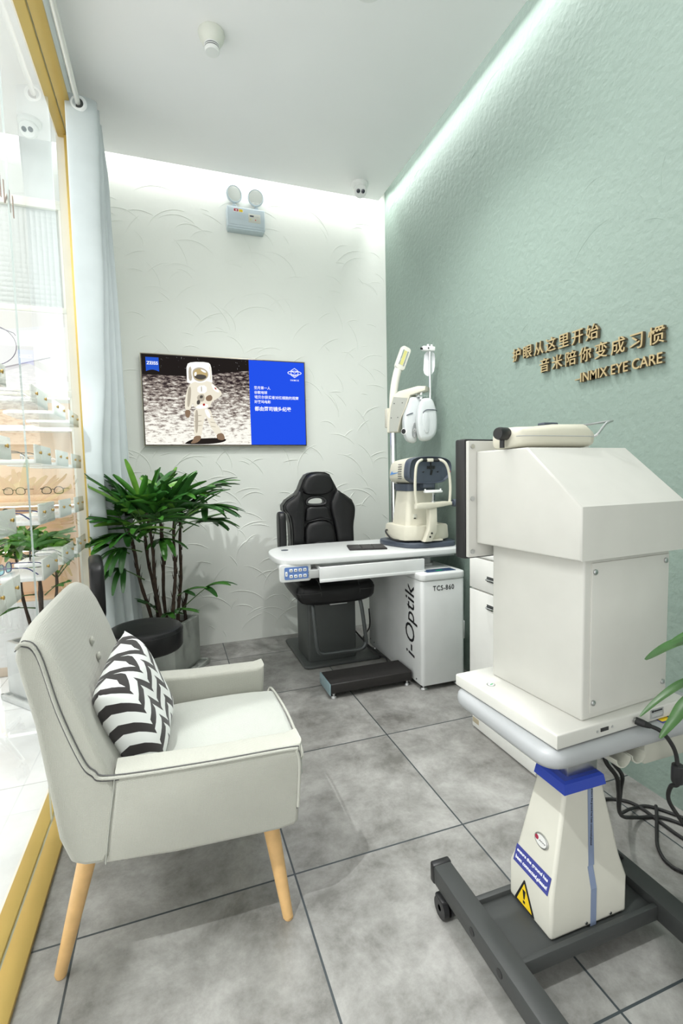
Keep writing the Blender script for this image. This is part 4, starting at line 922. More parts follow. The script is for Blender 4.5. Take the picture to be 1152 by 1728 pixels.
obj('chin_rest', B().prism(smooth_closed([(-.055, -.022), (.055, -.022), (.062, .0), (.05, .03), (0, .018), (-.05, .03), (-.062, 0)], 2), 1.136, 1.150, .004, M=Matrix.Translation((1.478, FY, 0))), white_plastic, t)
obj('chin_paper', B().prism(smooth_closed([(-.058, -.018), (.045, -.018), (.05, .02), (-.05, .02)], 1), 1.150, 1.153, M=Matrix.Translation((1.478, FY, 0))).cyl((1.425, FY, 1.150), (1.425, FY, 1.160), .005).cyl((1.53, FY, 1.150), (1.53, FY, 1.160), .005), white_plastic, t)
obj('height_knob', B().lathe([(0, 0), (.010, 0), (.010, .010), (.021, .013), (.0235, .022), (.0235, .036), (.019, .043), (0, .044)], (1.602, FY, 1.070), (1, 0, 0), 24), slate_plastic, t)
obj('rating_plate', B().box((1.398, 2.6645, .975), (1.422, 2.668, 1.003), .0005, mi=0).box((1.40, 2.6638, .975), (1.414, 2.6648, .981), mi=1), [mat('plate_grey', (.6, .6, .52), .5), ink_black], t)
cb = B().tube(spline([(1.318, 2.86, .89), (1.29, 2.84, .893), (1.272, 2.79, .878), (1.283, 2.735, .850), (1.315, 2.69, .842), (1.36, 2.65, .8405)], 8), .0058, 8)
obj('power_lead', cb, rubber, t)

# ------------------------------------------------------------------ instrument column with lamp
t = thing('instrument_column', 'chrome column with ivory bracket arm and reading lamp at the table corner', 'instrument stand', (1.426, 3.0, DZ))
obj('pole', B().cyl((1.426, 3.0, DZ), (1.426, 3.0, 1.545), .0205, seg=28).cyl((1.426, 3.0, DZ), (1.426, 3.0, DZ+.012), .04), chrome, t)
Md = Matrix.Translation((1.426, 3.0, 0)) @ Matrix(((.7, 0, .714, 0), (-.714, 0, .7, 0), (0, 1, 0, 0), (0, 0, 0, 1)))
br = [(-.030, 1.532), (.048, 1.532), (.072, 1.623), (.105, 1.690), (.135, 1.765), (.236, 1.788), (.240, 1.814), (.185, 1.820), (.055, 1.798), (.012, 1.770), (-.006, 1.70), (-.030, 1.60)]
obj('bracket_arm', B().prism(br[::-1], -.040, .040, .006, M=Md), ivory, t)
obj('cover_plate', B().prism([(-.012, 1.537), (.043, 1.537), (.067, 1.625), (.099, 1.694), (.119, 1.748), (.022, 1.764), (.002, 1.70), (-.010, 1.60)], .040, .0425, M=Md @ Matrix.Diagonal((1, 1, -1, 1))), mat('bracket_cover_shaded', (.36, .37, .33), .5), t)  # cover spread over the bracket's front, its grey standing in for shade there
scw = B()
for a_, z_ in ((.004, 1.627), (.050, 1.627), (.026, 1.72), (.082, 1.72)): scw.cyl(Md @ Vector((a_, z_, -.0425)), Md @ Vector((a_, z_, -.044)), .0035, seg=8)
obj('screw', scw, dark_metal, t)
obj('lamp_socket', B().box((1.395, 3.02, 1.57), (1.450, 3.07, 1.70), .008), ivory, t)
lampcol = mat('lamp_cream', (.70, .70, .62), .4)
obj('lamp_arm', B().tube(spline([(1.452, 3.05, 1.69), (1.455, 3.05, 1.78), (1.468, 3.05, 1.87), (1.488, 3.05, 1.95), (1.502, 3.05, 1.985)], 6), .028, 14, flat=(1, .8)), lampcol, t)
Mh = Matrix.Translation((1.525, 3.045, 2.04)) @ Matrix.Rotation(R_(22), 4, 'Y')
lh = obj('lamp_head', B().prism(rrect(.072, .165, .022, 5), -.018, .018, .006, M=Mh @ on_xz(0, 0, 0)), lampcol, t)
obj('led_strip', B().box((-.012, -.0196, -.05), (.010, -.0178, .052), M=Mh), mat('led_yellow', (.62, .60, .22), .4), lh)
obj('diffuser_edge', B().box((-.022, -.0192, -.052), (-.014, -.0178, .054), M=Mh).box((.013, -.0192, -.052), (.021, -.0178, .054), M=Mh), chrome, lh)

# ------------------------------------------------------------------ phoropter hanging from the arm
t = thing('phoropter', 'white two-lobed phoropter hanging from the bracket arm above the instrument', 'phoropter', (1.58, 2.845, 1.45))
obj('hanger', B().cyl((1.565, 2.86, 1.735), (1.565, 2.86, 1.792), .014).cyl((1.54, 2.885, 1.77), (1.54, 2.885, 1.79), .012).box((1.53, 2.84, 1.75), (1.60, 2.90, 1.765), .004), chrome, t)
phor = mat('phoropter_shell', (.60, .635, .635), .32)
def lobe(poly, y, th, name, tilt=0):
    pp = smooth_closed(poly, 2); cx = sum(p[0] for p in pp)/len(pp); cz = sum(p[1] for p in pp)/len(pp); rings = []
    for s, d in ((.5, -.52), (.80, -.5), (.93, -.44), (.99, -.30), (1.0, -.08), (.985, -.03), (1.0, .0), (1.0, .25), (.97, .42), (.86, .5), (.5, .52)):
        rings.append([(cx+(p[0]-cx)*s+tilt*d, y+d*th, cz+(p[1]-cz)*s) for p in pp])
    return obj(name, B().loft(rings), phor, t, angle=45)
RL = [(1.553, 1.737), (1.612, 1.738), (1.634, 1.694), (1.650, 1.634), (1.651, 1.544), (1.634, 1.494), (1.597, 1.466), (1.545, 1.461), (1.512, 1.482), (1.500, 1.60), (1.512, 1.665), (1.532, 1.72)]
LL = [(1.500, 1.756), (1.575, 1.756), (1.60, 1.70), (1.565, 1.63), (1.540, 1.52), (1.545, 1.455), (1.492, 1.458), (1.458, 1.488), (1.446, 1.56), (1.448, 1.625), (1.476, 1.69), (1.492, 1.735)]
rl = lobe(RL, 2.815, .085, 'right_lobe', .03); ll = lobe(LL, 2.895, .075, 'left_lobe', .02)
obj('trim_line', B().tube(spline([(1.528, 2.770, 1.640), (1.545, 2.767, 1.655), (1.575, 2.766, 1.659), (1.618, 2.775, 1.659), (1.648, 2.803, 1.657)], 6), .0028, 6), slate_plastic, rl)
obj('trim_line', B().tube(spline([(1.455, 2.856, 1.632), (1.475, 2.853, 1.640), (1.50, 2.852, 1.647)], 6), .0028, 6), slate_plastic, ll)
obj('face_plate', B().prism(smooth_closed([(1.528, 1.64), (1.560, 1.645), (1.575, 1.60), (1.572, 1.53), (1.556, 1.505), (1.530, 1.53), (1.524, 1.59)], 2), 0, .010, .004, M=on_xz(0, 2.776, 0)), phor, rl)
obj('aperture', B().lathe([(.006, 0), (.010, 0), (.011, .004), (.007, .005), (.006, 0)], (1.509, 2.850, 1.535), (-.3, -.9, 0), 20, caps=False), grey_plastic, ll)
obj('lens_ring', B().tube([(1.507+.013*math.cos(a), 2.850-.004*math.sin(a), 1.535+.046*math.sin(a)) for a in [2*PI*k/28 for k in range(28)]], .004, 6, closed=True), steel, ll)
obj('side_knob', B().lathe([(0, 0), (.018, 0), (.022, .006), (.022, .020), (.016, .024), (0, .024)], (1.462, 2.885, 1.53), (-.85, -.5, 0), 20), white_plastic, ll)
obj('side_dial', B().lathe([(.0, .0235), (.016, .0235), (.016, .026), (0, .026)], (1.462, 2.885, 1.53), (-.85, -.5, 0), 20), black_plastic, ll)
rd = obj('chart_rod', B().cyl((1.618, 2.835, 1.735), (1.618, 2.835, 2.05), .0085, seg=16), chrome, t)
obj('chart_clip', B().box((1.560, 2.815, 2.043), (1.648, 2.845, 2.072), .006).cyl((1.602, 2.83, 2.07), (1.602, 2.83, 2.085), .007).cyl((1.628, 2.83, 2.07), (1.628, 2.83, 2.085), .007), white_plastic, rd)
obj('clip_knob', B().cyl((1.562, 2.83, 2.055), (1.548, 2.825, 2.055), .007).cyl((1.596, 2.8152, 2.058), (1.596, 2.812, 2.058), .005), black_plastic, rd)
obj('near_chart_card', B().prism(smooth_closed([(1.588, 2.040), (1.645, 2.048), (1.665, 2.03), (1.662, 1.93), (1.632, 1.890), (1.602, 1.888), (1.578, 1.91), (1.582, 1.97)], 1), 0, .003, M=on_xz(0, 2.853, 0)), mat('card_white', (.85, .86, .88), .4), rd)
# ------------------------------------------------------------------ instrument table on castors
t = thing('instrument_table', 'grey instrument lift table with beige column and dark frame on casters', 'instrument table', (.95, .96, 0))
tt = B().prism(rrect(.56, .375, .05, 8), .606, .650, .018, seg=4, M=Matrix.Translation((1.0, .972, 0)) @ Matrix.Rotation(R_(1), 4, 'Z'))
obj('tabletop', tt, mat('tabletop_grey', (.34, .352, .36), .4, bump=(400, .08, .001)), t)
obj('inner_column', B().box((.895, .905, .47), (.992, .975, .608), .004), steel, t)
bl_ = B(); cxx, cyy = .930, .928
def rc(x0, x1, y0, y1, z): return [(x1, y1, z), (x0, y1, z), (x0, y0, z), (x1, y0, z)]
obj('collar', B().loft([rc(.866, .998, .884, .990, .462), rc(.870, .994, .888, .986, .486), rc(.876, .988, .894, .98, .491), rc(.890, .985, .90, .98, .4915)]), blue_plastic, t)
cov = B().loft([rc(.826, 1.072, .880, 1.035, .098), rc(.826, 1.072, .880, 1.035, .197), rc(.842, 1.056, .889, 1.022, .252), rc(.871, .993, .889, .985, .464)])
o = obj('column_cover', cov, mat('beige_enamel', (.58, .57, .50), .45, bump=(300, .06, .001)), t)
m = o.modifiers.new('soft', 'BEVEL'); m.width = .008; m.segments = 3; m.limit_method = 'ANGLE'; m.angle_limit = R_(25)
# marks on the left face and on the front face
def face_frame(p00, p10, p01, off=.0006):
    """frame on a flat face: origin p00, x to p10, y to p01"""
    o_, a_, b_ = Vector(p00), Vector(p10)-Vector(p00), Vector(p01)-Vector(p00)
    x = a_.normalized(); n = x.cross(b_).normalized(); y = n.cross(x)
    return Matrix(((x.x, y.x, n.x, o_.x+n.x*off), (x.y, y.y, n.y, o_.y+n.y*off), (x.z, y.z, n.z, o_.z+n.z*off), (0, 0, 0, 1)))
FL = face_frame((.826, 1.035, .098), (.826, .880, .098), (.826, 1.035, .18))
FM = face_frame((.826, .880, .197), (1.072, .880, .197), (.842, .889, .252))
FS = face_frame((.826, 1.035, .197), (.826, .880, .197), (.842, 1.022, .252))
FU = face_frame((.842, 1.022, .252), (.842, .889, .252), (.871, .985, .464))
FF = face_frame((.842, .889, .252), (1.056, .889, .252), (.871, .889, .464))
FB = face_frame((.826, .880, .098), (1.072, .880, .098), (.826, .880, .180))
obj('warning_sticker', B().prism([(.024, .010), (.026, .008), (.096, .008), (.098, .010), (.0625, .084), (.0595, .084)], .0, .0008, M=FL, mi=1).prism([(.033, .013), (.089, .013), (.0615, .073), (.0605, .073)], .0008, .0014, M=FL, mi=0)
    .prism([(.0590, .032), (.0630, .032), (.0665, .056), (.0555, .056)], .0014, .002, M=FL, mi=1).prism([(.0575, .020), (.0645, .020), (.0645, .027), (.0575, .027)], .0014, .002, M=FL, mi=1), [yellow_sticker, ink_black], t)
gs = B().prism([(.014, .008), (.140, .008), (.140, .052), (.014, .052)], 0, .0008, M=FS, mi=0)
gs.text('ensure the ground has', .011, .0006, FS @ Matrix.Translation((.020, .034, .0008)), mi=1, width=.112, height=.0105, bold=.0002)
gs.text('been connected,please!', .011, .0006, FS @ Matrix.Translation((.020, .015, .0008)), mi=1, width=.114, height=.0120, bold=.0002)
obj('ground_sticker', gs, [blue_sticker, ink_white], t)
el = [(.083+.0235*math.cos(2*PI*k/30), .060+.0175*math.sin(2*PI*k/30)) for k in range(30)]
bd = B().prism(el, 0, .004, .0015, M=FU, mi=0).prism([(.083+(p[0]-.083)*.82, .060+(p[1]-.060)*.80) for p in el], .004, .0046, M=FU, mi=2)
bd.prism([(.069+.006*math.cos(2*PI*k/16), .062+.006*math.sin(2*PI*k/16)) for k in range(16)], .0046, .0052, M=FU, mi=1)
bd.tube([FU @ Vector((.078+.003*k, .058+.003*(k % 2), .0048)) for k in range(8)], .0008, 4, mi=3)
obj('oval_badge', bd, [steel, mat('badge_red', (.30, .02, .05), .4), mat('badge_face', (.66, .66, .64), .4), dark_metal], t)
st_ = B().prism([(.100, .0), (.118, .0), (.108, .228), (.092, .228)], 0, .0008, M=FF @ Matrix.Translation((.008, 0, 0)), mi=0)
st_.prism([(.124, .0), (.142, .0), (.142, .099), (.124, .099)], 0, .0008, M=FB, mi=0).prism([(.124, .0), (.142, .0), (.138, .056), (.121, .056)], 0, .0008, M=FM, mi=0)
st_.text('ensure the ground has been connected,please!', .0085, .0005, FF @ Matrix.Translation((.110, .205, .0008)) @ Matrix.Rotation(R_(-90), 4, 'Z'), mi=1, width=.15, height=.0075)
obj('blue_strip', st_, [mat('strip_blue', (.20, .25, .37), .5), ink_black], t)
sb = B()
for xx in (.11, .19): sb.cyl(FB @ Vector((xx, .014, 0)), FB @ Vector((xx, .014, .002)), .004, seg=10)
obj('screw', sb, steel, t)
frm = dark_metal
lg1 = obj('frame_leg', B().box((.664, .42, .066), (.720, 1.165, .120), .005), frm, t)
obj('end_cap', B().box((.662, 1.160, .064), (.722, 1.182, .122), .005), black_plastic, lg1)
hb = B()
for yy in (.975, .865): hb.cyl((.6645, yy, .094), (.6625, yy, .094), .010, seg=14)
obj('bolt_hole', hb, black_plastic, lg1)
lg2 = obj('frame_leg', B().box((1.150, .42, .066), (1.210, 1.165, .120), .005), frm, t)
obj('end_cap', B().box((1.148, 1.160, .064), (1.212, 1.182, .122), .005), black_plastic, lg2)
obj('cross_plate', B().box((.708, .862, .070), (1.150, 1.040, .096), .003).box((.708, .852, .070), (1.150, .866, .110), .003).box((.708, 1.030, .070), (1.150, 1.046, .110), .003), frm, t)
for xx in (.678, 1.18):
    for yy in (.46, 1.135):
        obj('caster', B().cyl((xx-.020, yy-.012, .0285), (xx-.004, yy-.012, .0285), .0285, seg=20).cyl((xx+.004, yy-.012, .0285), (xx+.020, yy-.012, .0285), .0285, seg=20).cyl((xx-.02, yy-.012, .0285), (xx+.02, yy-.012, .0285), .008).cyl((xx, yy, .03), (xx, yy, .066), .011).box((xx-.022, yy-.03, .045), (xx+.022, yy+.012, .058), .006), black_plastic, t)
def half_shell(x0, x1, y, z, r):
    rings = []
    for x in (x0, x1):
        rings.append([(x, y+r*math.cos(a), z-r*.55*math.sin(a)) for a in [PI*k/10 for k in range(11)]]+[(x, y+(r-.004)*math.cos(a), z-(r-.004)*.55*math.sin(a)) for a in [PI*k/10 for k in range(10, -1, -1)]])
    return B().loft(rings)
holder_mat = mat('holder_beige_shaded', (.42, .42, .36), .5)  # beige darkened to include the shade under the tabletop
for xh in (.925, .972): 
    obj('cup_holder', B().loft([[(xh+.0225*s*math.cos(a), y, .606-.022*math.sin(a)) for a in [PI*k/10 for k in range(11)] ]+[(xh+(.0225*s-.003)*math.cos(a), y, .606-.019*math.sin(a)) for a in [PI*k/10 for k in range(10, -1, -1)]] for y, s in ((.775, 1), (.85, 1))]), holder_mat, t)
obj('power_box', B().box((1.02, .80, .555), (1.20, .93, .607), .005), holder_mat, t)
tag(obj('sticker', B().prism([(1.075, .800), (1.150, .800), (1.150, .842), (1.075, .842)], .6502, .6508, mi=0).prism([(1.070, .795), (1.155, .795), (1.155, .847), (1.070, .847)], .6499, .6503, mi=1).prism([(1.105, .808), (1.112, .808), (1.125, .835), (1.118, .835)], .6508, .6511, mi=1), [yellow_sticker, blue_sticker]), 'yellow and blue sticker on the grey tabletop behind the power plug', 'sticker')

# ------------------------------------------------------------------ white vision tester
SA = R_(3.0)
t = thing('vision_tester', 'large white boxy vision tester with sloped hood standing on the grey table', 'eye instrument', (.8, .8, .65))
MS = Matrix.Translation((.752, .790, 0)) @ Matrix.Rotation(SA, 4, 'Z')
obj('base_slab', B().prism([(0, 0), (.425, 0), (.425, .362), (0, .362)], .652, .686, .005, seg=3, M=MS), offwhite, t)
MB_ = Matrix.Translation((.846, .817, 0)) @ Matrix.Rotation(R_(4.6), 4, 'Z')
obj('body', B().box((0, 0, .685), (.294, .292, 1.06), .006, seg=3, M=MB_), offwhite, t)
obj('rear_panel', B().box((.022, -.0035, .70), (.286, .001, 1.045), .0012, M=MB_), offwhite, t)
hp = [(-.020, 1.056), (-.020, 1.173), (.136, 1.308), (.318, 1.308), (.318, 1.056)]      # (depth, height)
Mhd = MB_ @ Matrix.Translation((-.034, 0, 0)) @ Matrix(((0, 0, 1, 0), (1, 0, 0, 0), (0, 1, 0, 0), (0, 0, 0, 1)))
obj('hood', B().prism(hp, 0, .350, .005, seg=3, M=Mhd), offwhite, t)
obj('front_plate', B().box((-.060, .318, 1.018), (.400, .330, 1.337), .002, M=MB_), offwhite, t)
obj('front_bezel', B().box((-.065, .330, 1.012), (.405, .372, 1.343), .006, M=MB_), black_plastic, t)
obj('viewing_glass', B().box((-.03, .372, 1.05), (.37, .375, 1.30), .001, M=MB_), mat('viewing_glass', (.01, .01, .012), .08, coat=1), t)
sw = B()
for xx, zz in ((-.048, 1.322), (-.048, 1.18), (-.048, 1.034)): sw.cyl(MB_ @ Vector((xx, .318, zz)), MB_ @ Vector((xx, .3145, zz)), .0065, seg=14)
obj('plate_screw', sw, steel, t)
for xx, zz in ((.030, 1.025), (.272, 1.03), (.030, .725), (.272, .728)):
    obj('panel_screw', B().lathe([(.0065, 0), (.0065, .003), (.004, .0045), (0, .0045)], MB_ @ Vector((xx, -.0035, zz)), MB_.to_3x3() @ Vector((0, -1, 0)), 14), steel, t)
MF = MS @ on_xz(0, 0, 0)
obj('rating_label', B().box((.290, -.0012, .660), (.335, .001, .682), mi=0, M=MS).box((.295, -.0018, .675), (.300, -.001, .680), mi=1, M=MS).box((.302, -.0018, .676), (.330, -.001, .679), mi=1, M=MS).box((.294, -.0018, .664), (.330, -.001, .672), mi=2, M=MS), [steel, ink_black, grey_plastic], t)
obj('data_port', B().box((.128, -.0012, .666), (.152, .001, .674), mi=0, M=MS).cyl(MS @ Vector((.118, -.0018, .6685)), MS @ Vector((.118, .0, .6685)), .003, seg=10, mi=1).cyl(MS @ Vector((.164, -.0018, .6705)), MS @ Vector((.164, .0, .6705)), .003, seg=10, mi=1), [black_plastic, steel], t)
obj('round_sticker', B().cyl(MS @ Vector((.040, .262, .6858)), MS @ Vector((.040, .262, .6866)), .011, mi=0, seg=24).cyl(MS @ Vector((.040, .262, .6862)), MS @ Vector((.040, .262, .6870)), .0085, mi=1, seg=24).prism([(.034, .258), (.040, .264), (.047, .264), (.046, .260), (.040, .259)], .6868, .6874, mi=2, M=MS), [steel, white_plastic, mat('sticker_green', (.05, .35, .12), .5)], t)
# power lead with ferrite bead
PLUG = ('plug', B().cyl((.988, .806, .672), (.985, .795, .672), .0035, mi=1).tube([(.985, .797, .672), (.994, .786, .669), (1.012, .782, .661)], [.0085, .0085, .006], 12), [rubber, steel])
pc_ = obj('power_cord', B().tube(spline([(1.008, .783, .663), (1.035, .770, .648), (1.062, .762, .610), (1.074, .76, .570), (1.078, .76, .52), (1.083, .78, .50), (1.105, .80, .446), (1.157, .80, .372), (1.26, .82, .24), (1.38, .85, .08), (1.46, .86, .007), (1.60, .84, .006)], 8), .0048, 8), rubber, t)
obj(PLUG[0], PLUG[1], PLUG[2], pc_)
obj('ferrite_bead', B().lathe([(.006, 0), (.0125, .003), (.0135, .010), (.0135, .038), (.0125, .045), (.006, .048)], (1.076, .760, .568), (.05, .04, -1), 18), black_plastic, pc_)

# ------------------------------------------------------------------ handheld unit lying on the tester
t = thing('handheld_unit', 'beige handheld eye unit with black knob lying on top of the white tester', 'handheld instrument', (.92, 1.03, 1.31))
def hring2(x, hw, z0, z1, y=1.035): return [(x, y+hw*c, (z0+z1)/2+(z1-z0)/2*s) for c, s in [(math.copysign(abs(math.cos(a))**.6, math.cos(a)), math.copysign(abs(math.sin(a))**.6, math.sin(a))) for a in [2*PI*k/24 for k in range(24)]]]
obj('casing', B().loft([hring2(.797, .030, 1.314, 1.340), hring2(.802, .045, 1.3095, 1.356), hring2(.815, .058, 1.309, 1.363), hring2(.87, .062, 1.309, 1.365), hring2(.93, .062, 1.309, 1.371), hring2(1.02, .058, 1.309, 1.373), hring2(1.048, .048, 1.313, 1.358), hring2(1.056, .030, 1.322, 1.346)]), ivory, t, angle=60)
obj('casing_seam', B().tube([(x, 1.035-hw*.995, 1.338) for x, hw in ((.803, .046), (.815, .0585), (.87, .0625), (.93, .0625), (1.02, .0585), (1.046, .050))], .0012, 5), grey_plastic, t)
obj('knob', B().lathe([(0, 0), (.014, 0), (.016, .004), (.016, .030), (.014, .036), (0, .036)], (.800, 1.020, 1.346), (-1, -.25, 0), 20).cyl((.785, 1.02, 1.332), (.785, 1.02, 1.311), .006), black_plastic, t)
obj('top_button', B().box((.915, 1.02, 1.369), (.962, 1.045, 1.377), .003), slate_plastic, t)
obj('wire_stand', B().tube(spline([(1.048, .995, 1.338), (1.058, .985, 1.345), (1.085, .985, 1.372), (1.110, .99, 1.380), (1.05, 1.01, 1.372), (1.02, 1.02, 1.370)], 5), .0032, 8), steel, t)

# ------------------------------------------------------------------ drawer cabinet at the mint wall
t = thing('drawer_cabinet', 'white drawer cabinet against the mint wall behind the vision tester', 'cabinet', (1.52, 1.75, 0))
cy0, cy1, cx0, cx1 = 1.53, 1.975, 1.345, 1.70
cab_w = mat('cabinet_white', (.80, .80, .76), .4)
obj('carcass', B().box((cx0+.004, cy0, .10), (cx1, cy1, .858), .002), cab_w, t)
obj('top', B().box((cx0-.012, cy0-.006, .858), (cx1, cy1+.006, .878), .004), cab_w, t)
obj('plinth', B().box((cx0+.012, cy0+.004, 0), (cx1, cy1-.004, .10), .002).box((cx0+.004, cy0+.002, .008), (cx0+.014, cy1-.002, .06), .002), cab_w, t)
obj('worn_edge', B().box((cx0+.0025, cy1-.055, .030), (cx0+.0045, cy1-.006, .055), .001), mat('chipboard', (.48, .42, .30), .8, bump=(90, .6, .003)), t)
for z0_, z1_, nm in ((.705, .852, 'drawer'), (.106, .698, 'door')):
    fr2 = obj(nm, B().box((cx0-.012, cy0+.003, z0_), (cx0+.004, cy1-.003, z1_), .003), cab_w, t)
    zc_ = z1_-.085 if nm == 'drawer' else z1_-.06
    obj('handle', B().box((cx0-.0135, 1.745, zc_-.012), (cx0-.0118, 1.835, zc_+.012), .0005, mi=0).tube(spline([(cx0-.012, 1.75, zc_), (cx0-.026, 1.757, zc_), (cx0-.028, 1.79, zc_), (cx0-.026, 1.823, zc_), (cx0-.012, 1.83, zc_)], 5), .004, 8, mi=1), [dark_metal, chrome], fr2)

# ------------------------------------------------------------------ wall outlet
t = thing('wall_outlet', 'white wall outlet plate low on the mint wall beside the white table cabinet', 'wall outlet', (XW, 2.63, .255))
obj('plate', B().prism(rrect(.086, .118, .008, 4), 0, .009, .003, M=on_yz(XW, 2.625, .260)), white_plastic, t)
so = B()
for dy, dz, a in ((-.012, .012, 0), (.012, .012, 0), (-.012, -.02, 35), (.012, -.02, -35), (0, -.004, 0)): so.box((-.002, -.005, -.0005), (.002, .005, .0006), M=on_yz(XW-.0092, 2.625+dy, .26+dz) @ Matrix.Rotation(R_(a), 4, 'Z'))
obj('socket_slots', so, dark_plastic, t)

# ------------------------------------------------------------------ floor cables by the mint wall
def cable(pts, r, label): return tag(obj('floor_cable', B().tube(spline(pts, 8), r, 8), rubber), label, 'cable')
cable([(1.02, .93, .606), (1.045, .945, .53), (1.07, .95, .466), (1.115, .955, .41), (1.165, .99, .335), (1.33, 1.12, .13), (1.50, 1.20, .02), (1.60, 1.18, .007), (1.66, 1.08, .007)], .006, 'black cable hanging from under the tabletop, the outer one of a close pair')
cable([(1.04, .93, .606), (1.062, .945, .53), (1.09, .95, .466), (1.135, .955, .41), (1.185, 1.0, .325), (1.35, 1.14, .12), (1.52, 1.24, .02), (1.61, 1.24, .007), (1.67, 1.15, .007)], .0055, 'black cable hanging from under the tabletop, the inner one of a close pair')
cable([(1.055, .965, .30), (1.12, 1.01, .275), (1.25, 1.12, .16), (1.40, 1.25, .04), (1.49, 1.325, .008), (1.56, 1.29, .0065), (1.577, 1.236, .0065), (1.573, 1.175, .0065), (1.572, 1.085, .0065), (1.60, 1.0, .0065)], .006, 'black cable leaving the beige column halfway up and running to the mint wall')
cable([(1.62, 1.22, .02), (1.585, 1.19, .014), (1.516, 1.136, .006), (1.458, 1.087, .006), (1.427, 1.033, .006), (1.44, .985, .006), (1.52, .93, .006)], .0055, 'black cable bending in a loose loop on the floor behind the table')
cable([(1.075, .99, .09), (1.13, .99, .128), (1.18, .995, .131), (1.225, 1.01, .06), (1.26, 1.04, .0075), (1.29, 1.024, .0065), (1.305, .964, .0065), (1.315, .898, .0065), (1.36, .82, .0065)], .0065, 'thick black cable crossing over the right leg of the dark table frame')

# ------------------------------------------------------------------ plant at the right edge
t = thing('foreground_plant', 'leafy potted plant at the right edge with strap leaves reaching over the table', 'potted plant', (1.38, .53, 0))
def strap(pts, wd, mi=0):
    P = spline(pts, 6); n = len(P); t_ = bmesh.new(); V = []
    for i, p in enumerate(P):
        d = (P[min(i+1, n-1)]-P[max(i-1, 0)]).normalized(); s_ = d.cross(Vector((0, 0, 1)))
        if s_.length < .1: s_ = Vector((0, 1, 0))
        s_.normalize(); nn = s_.cross(d); u = i/(n-1); w_ = wd*math.sin(PI*min(1, .12+.86*u))**.7
        V.append([t_.verts.new(q) for q in (p-s_*w_/2+nn*w_*.12, p-s_*w_*.25+nn*w_*.02, p, p+s_*w_*.25+nn*w_*.02, p+s_*w_/2+nn*w_*.12)])
    for i in range(n-1):
        for j in range(4): t_.faces.new((V[i][j], V[i][j+1], V[i+1][j+1], V[i+1][j]))
    b = B(); b._merge(t_, 0); return b
lm = leaf_mat('leaf_fresh', (.035, .10, .022))
for pts, wd in (([(1.10, .56, .80), (1.02, .575, .90), (.92, .59, .938), (.835, .60, .938), (.762, .60, .920)], .034),
                ([(1.13, .55, .86), (1.05, .57, .94), (.95, .59, .962), (.88, .60, .956), (.822, .60, .945)], .020),
                ([(1.10, .56, .72), (1.02, .57, .83), (.93, .58, .876), (.85, .59, .869), (.795, .595, .848), (.752, .60, .820)], .022),
                ([(1.11, .57, .70), (1.04, .58, .80), (.95, .595, .845), (.875, .60, .825), (.835, .60, .795), (.802, .60, .770)], .030),
                ([(1.18, .50, .80), (1.22, .42, .95), (1.24, .32, .99), (1.25, .24, .96)], .034), ([(1.20, .6, .8), (1.30, .62, .95), (1.40, .63, .97), (1.48, .64, .93)], .034),
                ([(1.17, .55, .85), (1.19, .53, 1.02), (1.22, .50, 1.12), (1.26, .46, 1.17)], .034)):
    if wd: obj('leaf', strap(pts, wd), lm, t, angle=180)
sb = B()
for q in ((1.10, .56, .80), (1.13, .55, .86), (1.10, .56, .72), (1.11, .57, .70), (1.18, .50, .80), (1.20, .6, .8), (1.17, .55, .85)):
    sb.tube(spline([(1.38+(q[0]-1.38)*.05, .53, .58), (1.34+(q[0]-1.38)*.3, .53+(q[1]-.53)*.5, .72), (q[0]+.03, q[1], q[2]-.01), q], 6), .005, 7)
obj('stems', sb, stalk, t)
obj('pot', B().lathe([(0, 0), (.10, 0), (.105, .01), (.135, .58), (.14, .62), (.128, .62), (.122, .58), (0, .58)], (1.38, .53, 0), seg=36), mat('pot_white', (.75, .75, .73), .35), t)
obj('soil', B().lathe([(0, .575), (.12, .575), (.12, .590), (.06, .597), (0, .598)], (1.38, .53, 0), seg=30), soil_mat, t)
# ------------------------------------------------------------------ the shop beyond the glass: back wall display cabinet
niche_back = mat('birch_panel', (.80, .60, .42), .55, var=(6, .06))
cab_frame = mat('frame_cream', (.70, .69, .62), .45)
shelf_white = mat('shelf_white', (.80, .80, .78), .35)
t = thing('display_cabinet', 'lit shop display cabinet with a picture panel and birch-lined shelves seen through the glass', 'display cabinet', (-1.6, 3.76, 0))
X0, X1, Y0, Y1 = -2.6, -.555, 3.60, 3.88
bead = mat('bead_glass', (.40, .415, .41), .22, spec=.6); bead_white = mat('bead_panel_white', (.74, .75, .74), .3)
for nt in (bead.node_tree, bead_white.node_tree):
  N = nt.nodes.new; L = nt.links.new
  tc = nt.nodes['Texture Coordinate']; vo = N('ShaderNodeTexVoronoi'); vo.inputs['Scale'].default_value = 33; vo.inputs['Randomness'].default_value = 0
  L(tc.outputs['Object'], vo.inputs['Vector']); bp = N('ShaderNodeBump'); bp.invert = True; bp.inputs['Strength'].default_value = .8; bp.inputs['Distance'].default_value = .005
  L(vo.outputs['Distance'], bp.inputs['Height']); L(bp.outputs[0], nt.nodes['Principled BSDF'].inputs['Normal'])
obj('carcass', B().box((X0, Y1, 0), (X1, Y1+.01, 3.02)).box((X0, Y0, 0), (X0+.02, Y1, 3.02)).box((-.605, Y0, 0), (X1, Y1, 3.02), .003), cab_frame, t)
obj('upper_panel', B().box((X0+.02, Y0+.02, 2.36), (-.605, Y0+.04, 2.965)), bead, t)
obj('frame_rail', B().box((X0, Y0-.004, 2.965), (X1, Y0+.05, 3.02), .004), cab_frame, t)
obj('frame_rail', B().box((X0, Y0-.004, 2.325), (X1, Y0+.05, 2.362), .004), cab_frame, t)
